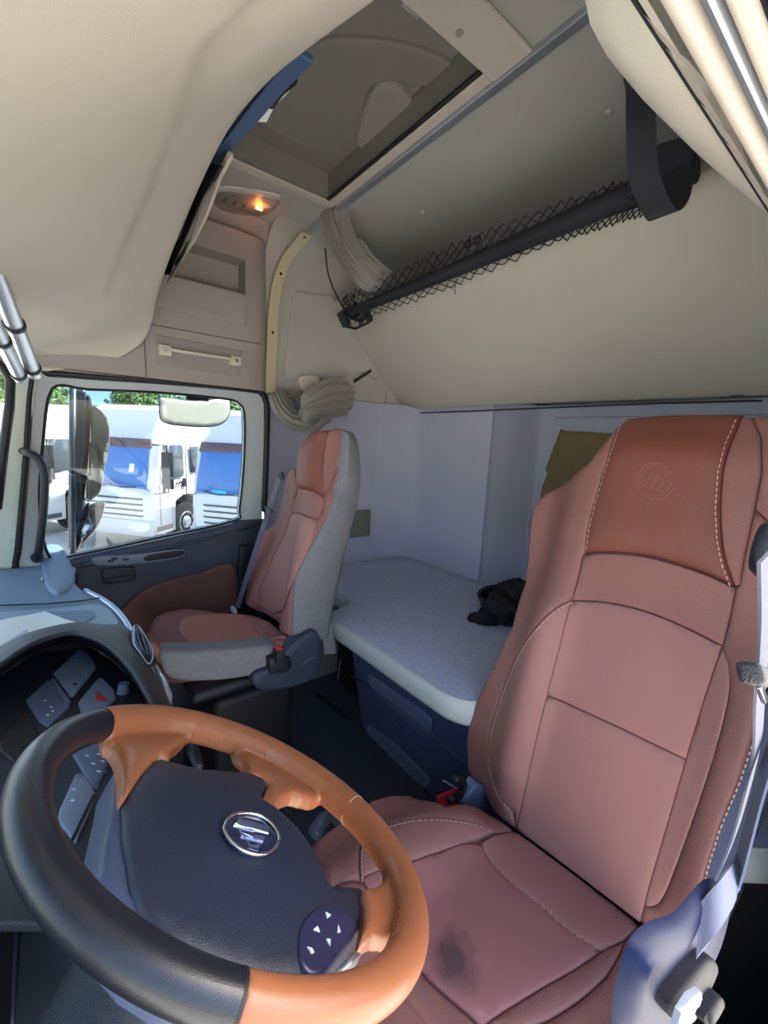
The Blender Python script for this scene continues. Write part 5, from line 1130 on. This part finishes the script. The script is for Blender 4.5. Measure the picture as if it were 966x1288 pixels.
    panel('step_grille', [(.1, .45), (.6, .45), (.6, .56), (.1, .56)], f3, DARKG, t, t=.03, r=.01, h0=.02, step=.4)
    MB().tube([f3.W(.02, 2.45, .05), f3.W(.1, 2.45, .35), f3.W(.1, 1.4, .35), f3.W(.0, 1.35, .05)], .018, 6).build('mirror_arm', BLACK, t)
    mf = Frame(f3.W(.1, 0, .3), ux, (0, 0, 1))
    panel('side_mirror', [(-.08, 1.75), (.16, 1.75), (.16, 2.3), (-.08, 2.3)], mf, NAVY2, t, t=.10, r=.03, h0=.05, step=.4)
    panel('side_mirror', [(-.08, 1.48), (.16, 1.48), (.16, 1.70), (-.08, 1.70)], mf, NAVY2, t, t=.10, r=.03, h0=.05, step=.4)
    if logo:
        REDL = mat('red_lettering', 'b04a4a', .5)
        MB().tube([f3.W(x, z, .006) for x, z in crom([(.45, 1.18), (.55, 1.30), (.7, 1.40), (.95, 1.48), (1.2, 1.58), (1.45, 1.72)], 4, False)], .012, 4).build('side_stripe', REDL, t)
        for k, (x, z) in enumerate(((.62, 1.42), (.76, 1.44), (.86, 1.46), (.98, 1.48))):
            MB().tube([f3.W(x, z, .008), f3.W(x + .05, z + .10, .008), f3.W(x + .10, z + .14 - .05 * (k % 2), .008)], .012, 4).build('side_letter', DARKG, t)
    # wheel
    wc = L(W - .16, 1.15, .5); MB().tube([wc - ux * .14, wc - ux * .13, wc + ux * .12, wc + ux * .14], [.46, .5, .5, .44], 28).build('tyre', TYRE, t, smooth=True, sharp=40)
    hb_ = MB().tube([wc + ux * .10, wc + ux * .15, wc + ux * .12, wc + ux * .19], [.30, .27, .18, .10], 20).build('wheel_hub', SILVER, t, smooth=True, sharp=40)
    for k in range(8):
        an = k * math.pi / 4; q = wc + ux * .14 + uy * .21 * math.cos(an) + V((0, 0, .21 * math.sin(an))); MB().tube([q, q + ux * .02], .035, 8).build('hub_hole', BLACK, hb_)
    panel('arch_liner', crom([(.62, .4), (.66, .9), (.75, 1.1), (1.15, 1.22), (1.55, 1.1), (1.66, .9), (1.66, .4)], 2), Frame(L(W - .4, 0, 0), uy, (0, 0, 1)), DARKG, t, t=.02, r=0, h0=0, step=.5)
    MB().box(L(W / 2, 4.0, .8), (1, 1, .25), Frame(L(0, 0, 0), ux, uy)).build('chassis', BLACK, t)
    bd = MB(); bd.box(L(W / 2, cab + 2.6, .75), (W * .8, 4.8, .22), Frame(L(0, 0, 0), ux, uy)); bd.build('chassis_frame', DARKG, t)
    if full:
        bd = MB(); bd.box(L(W / 2, cab + 2.9, 1.9), (W, 4.6, 1.9), Frame(L(0, 0, 0), ux, uy)); bd.build('cargo_body', WHITEP, t)
    return t
c1 = at(190, 600, y=10.5); ux_ = V((math.cos(math.radians(50)), -math.sin(math.radians(50)), 0))
truck((c1.x, c1.y), 50, 'white truck in the middle of the side window with lettering on its door', H=3.35, logo=True, full=False)
c2_ = c1 + ux_ * 3.3; truck((c2_.x, c2_.y), 50, 'white truck parked at the right end of the side window', H=3.3, full=False)
c3 = c1 - ux_ * 3.3; truck((c3.x, c3.y), 50, 'white truck at the left edge of the side window, behind the mirror post', H=3.3, full=False)
# far building and trees
bl_ = thing('shed', 'long low shed with blue sheet roof far beyond the trucks', 'building', (6, 40, -1.35))
MB().box((2, 42, .8), (40, 6, 4.3)).build('shed_wall', mat('shed_wall_pale', 'a7a9a8', .8), bl_)
rb_ = MB(); rb_.grid([[(-18, 38.5, 2.9), (22, 38.5, 2.9)], [(-18, 42, 4.6), (22, 42, 4.6)], [(-18, 45.5, 2.9), (22, 45.5, 2.9)]], th=(0, 0, .1)); rb_.build('shed_roof', BLUER, bl_)
def tree(x, y, h, label, seed):
    t = thing('tree', label, 'tree', (x, y, -1.35)); rn_ = random.Random(seed)
    MB().tube([(x, y, -1.35), (x + .1, y, h * .4), (x, y, h * .7)], [.22, .16, .06], 8).build('trunk', mat('bark', '5a4a3c', .9) if 'bark' not in MATS else MATS['bark'], t, smooth=True)
    m_ = MB(); th = np.random.default_rng(seed)
    for k in range(2600):
        d = V(th.normal(0, 1, 3)); d.normalize(); r_ = th.uniform(.55, 1) * (1 + .35 * noise.noise(d * 2.2 + V((seed, 0, 0))))
        p = V((x, y, h * .62)) + V((d.x * h * .42, d.y * h * .42, d.z * h * .38)) * r_; e = V(th.normal(0, 1, 3)); e.normalize(); g_ = e.orthogonal().normalized(); s = th.uniform(.14, .28)
        m_.add([p - e * s, p + g_ * s * .5, p + e * s, p - g_ * s * .5], [(0, 1, 2, 3)])
    tag(m_.build('foliage', LEAF, t), kind='stuff')
tree(5, 34, 5.5, 'rounded green tree above the middle truck roof', 3)
tree(9.5, 30, 5.0, 'green tree showing under the kerb mirror beside the right truck', 5)
tree(-1.5, 36, 6, 'taller green tree at the left end of the shed', 7)
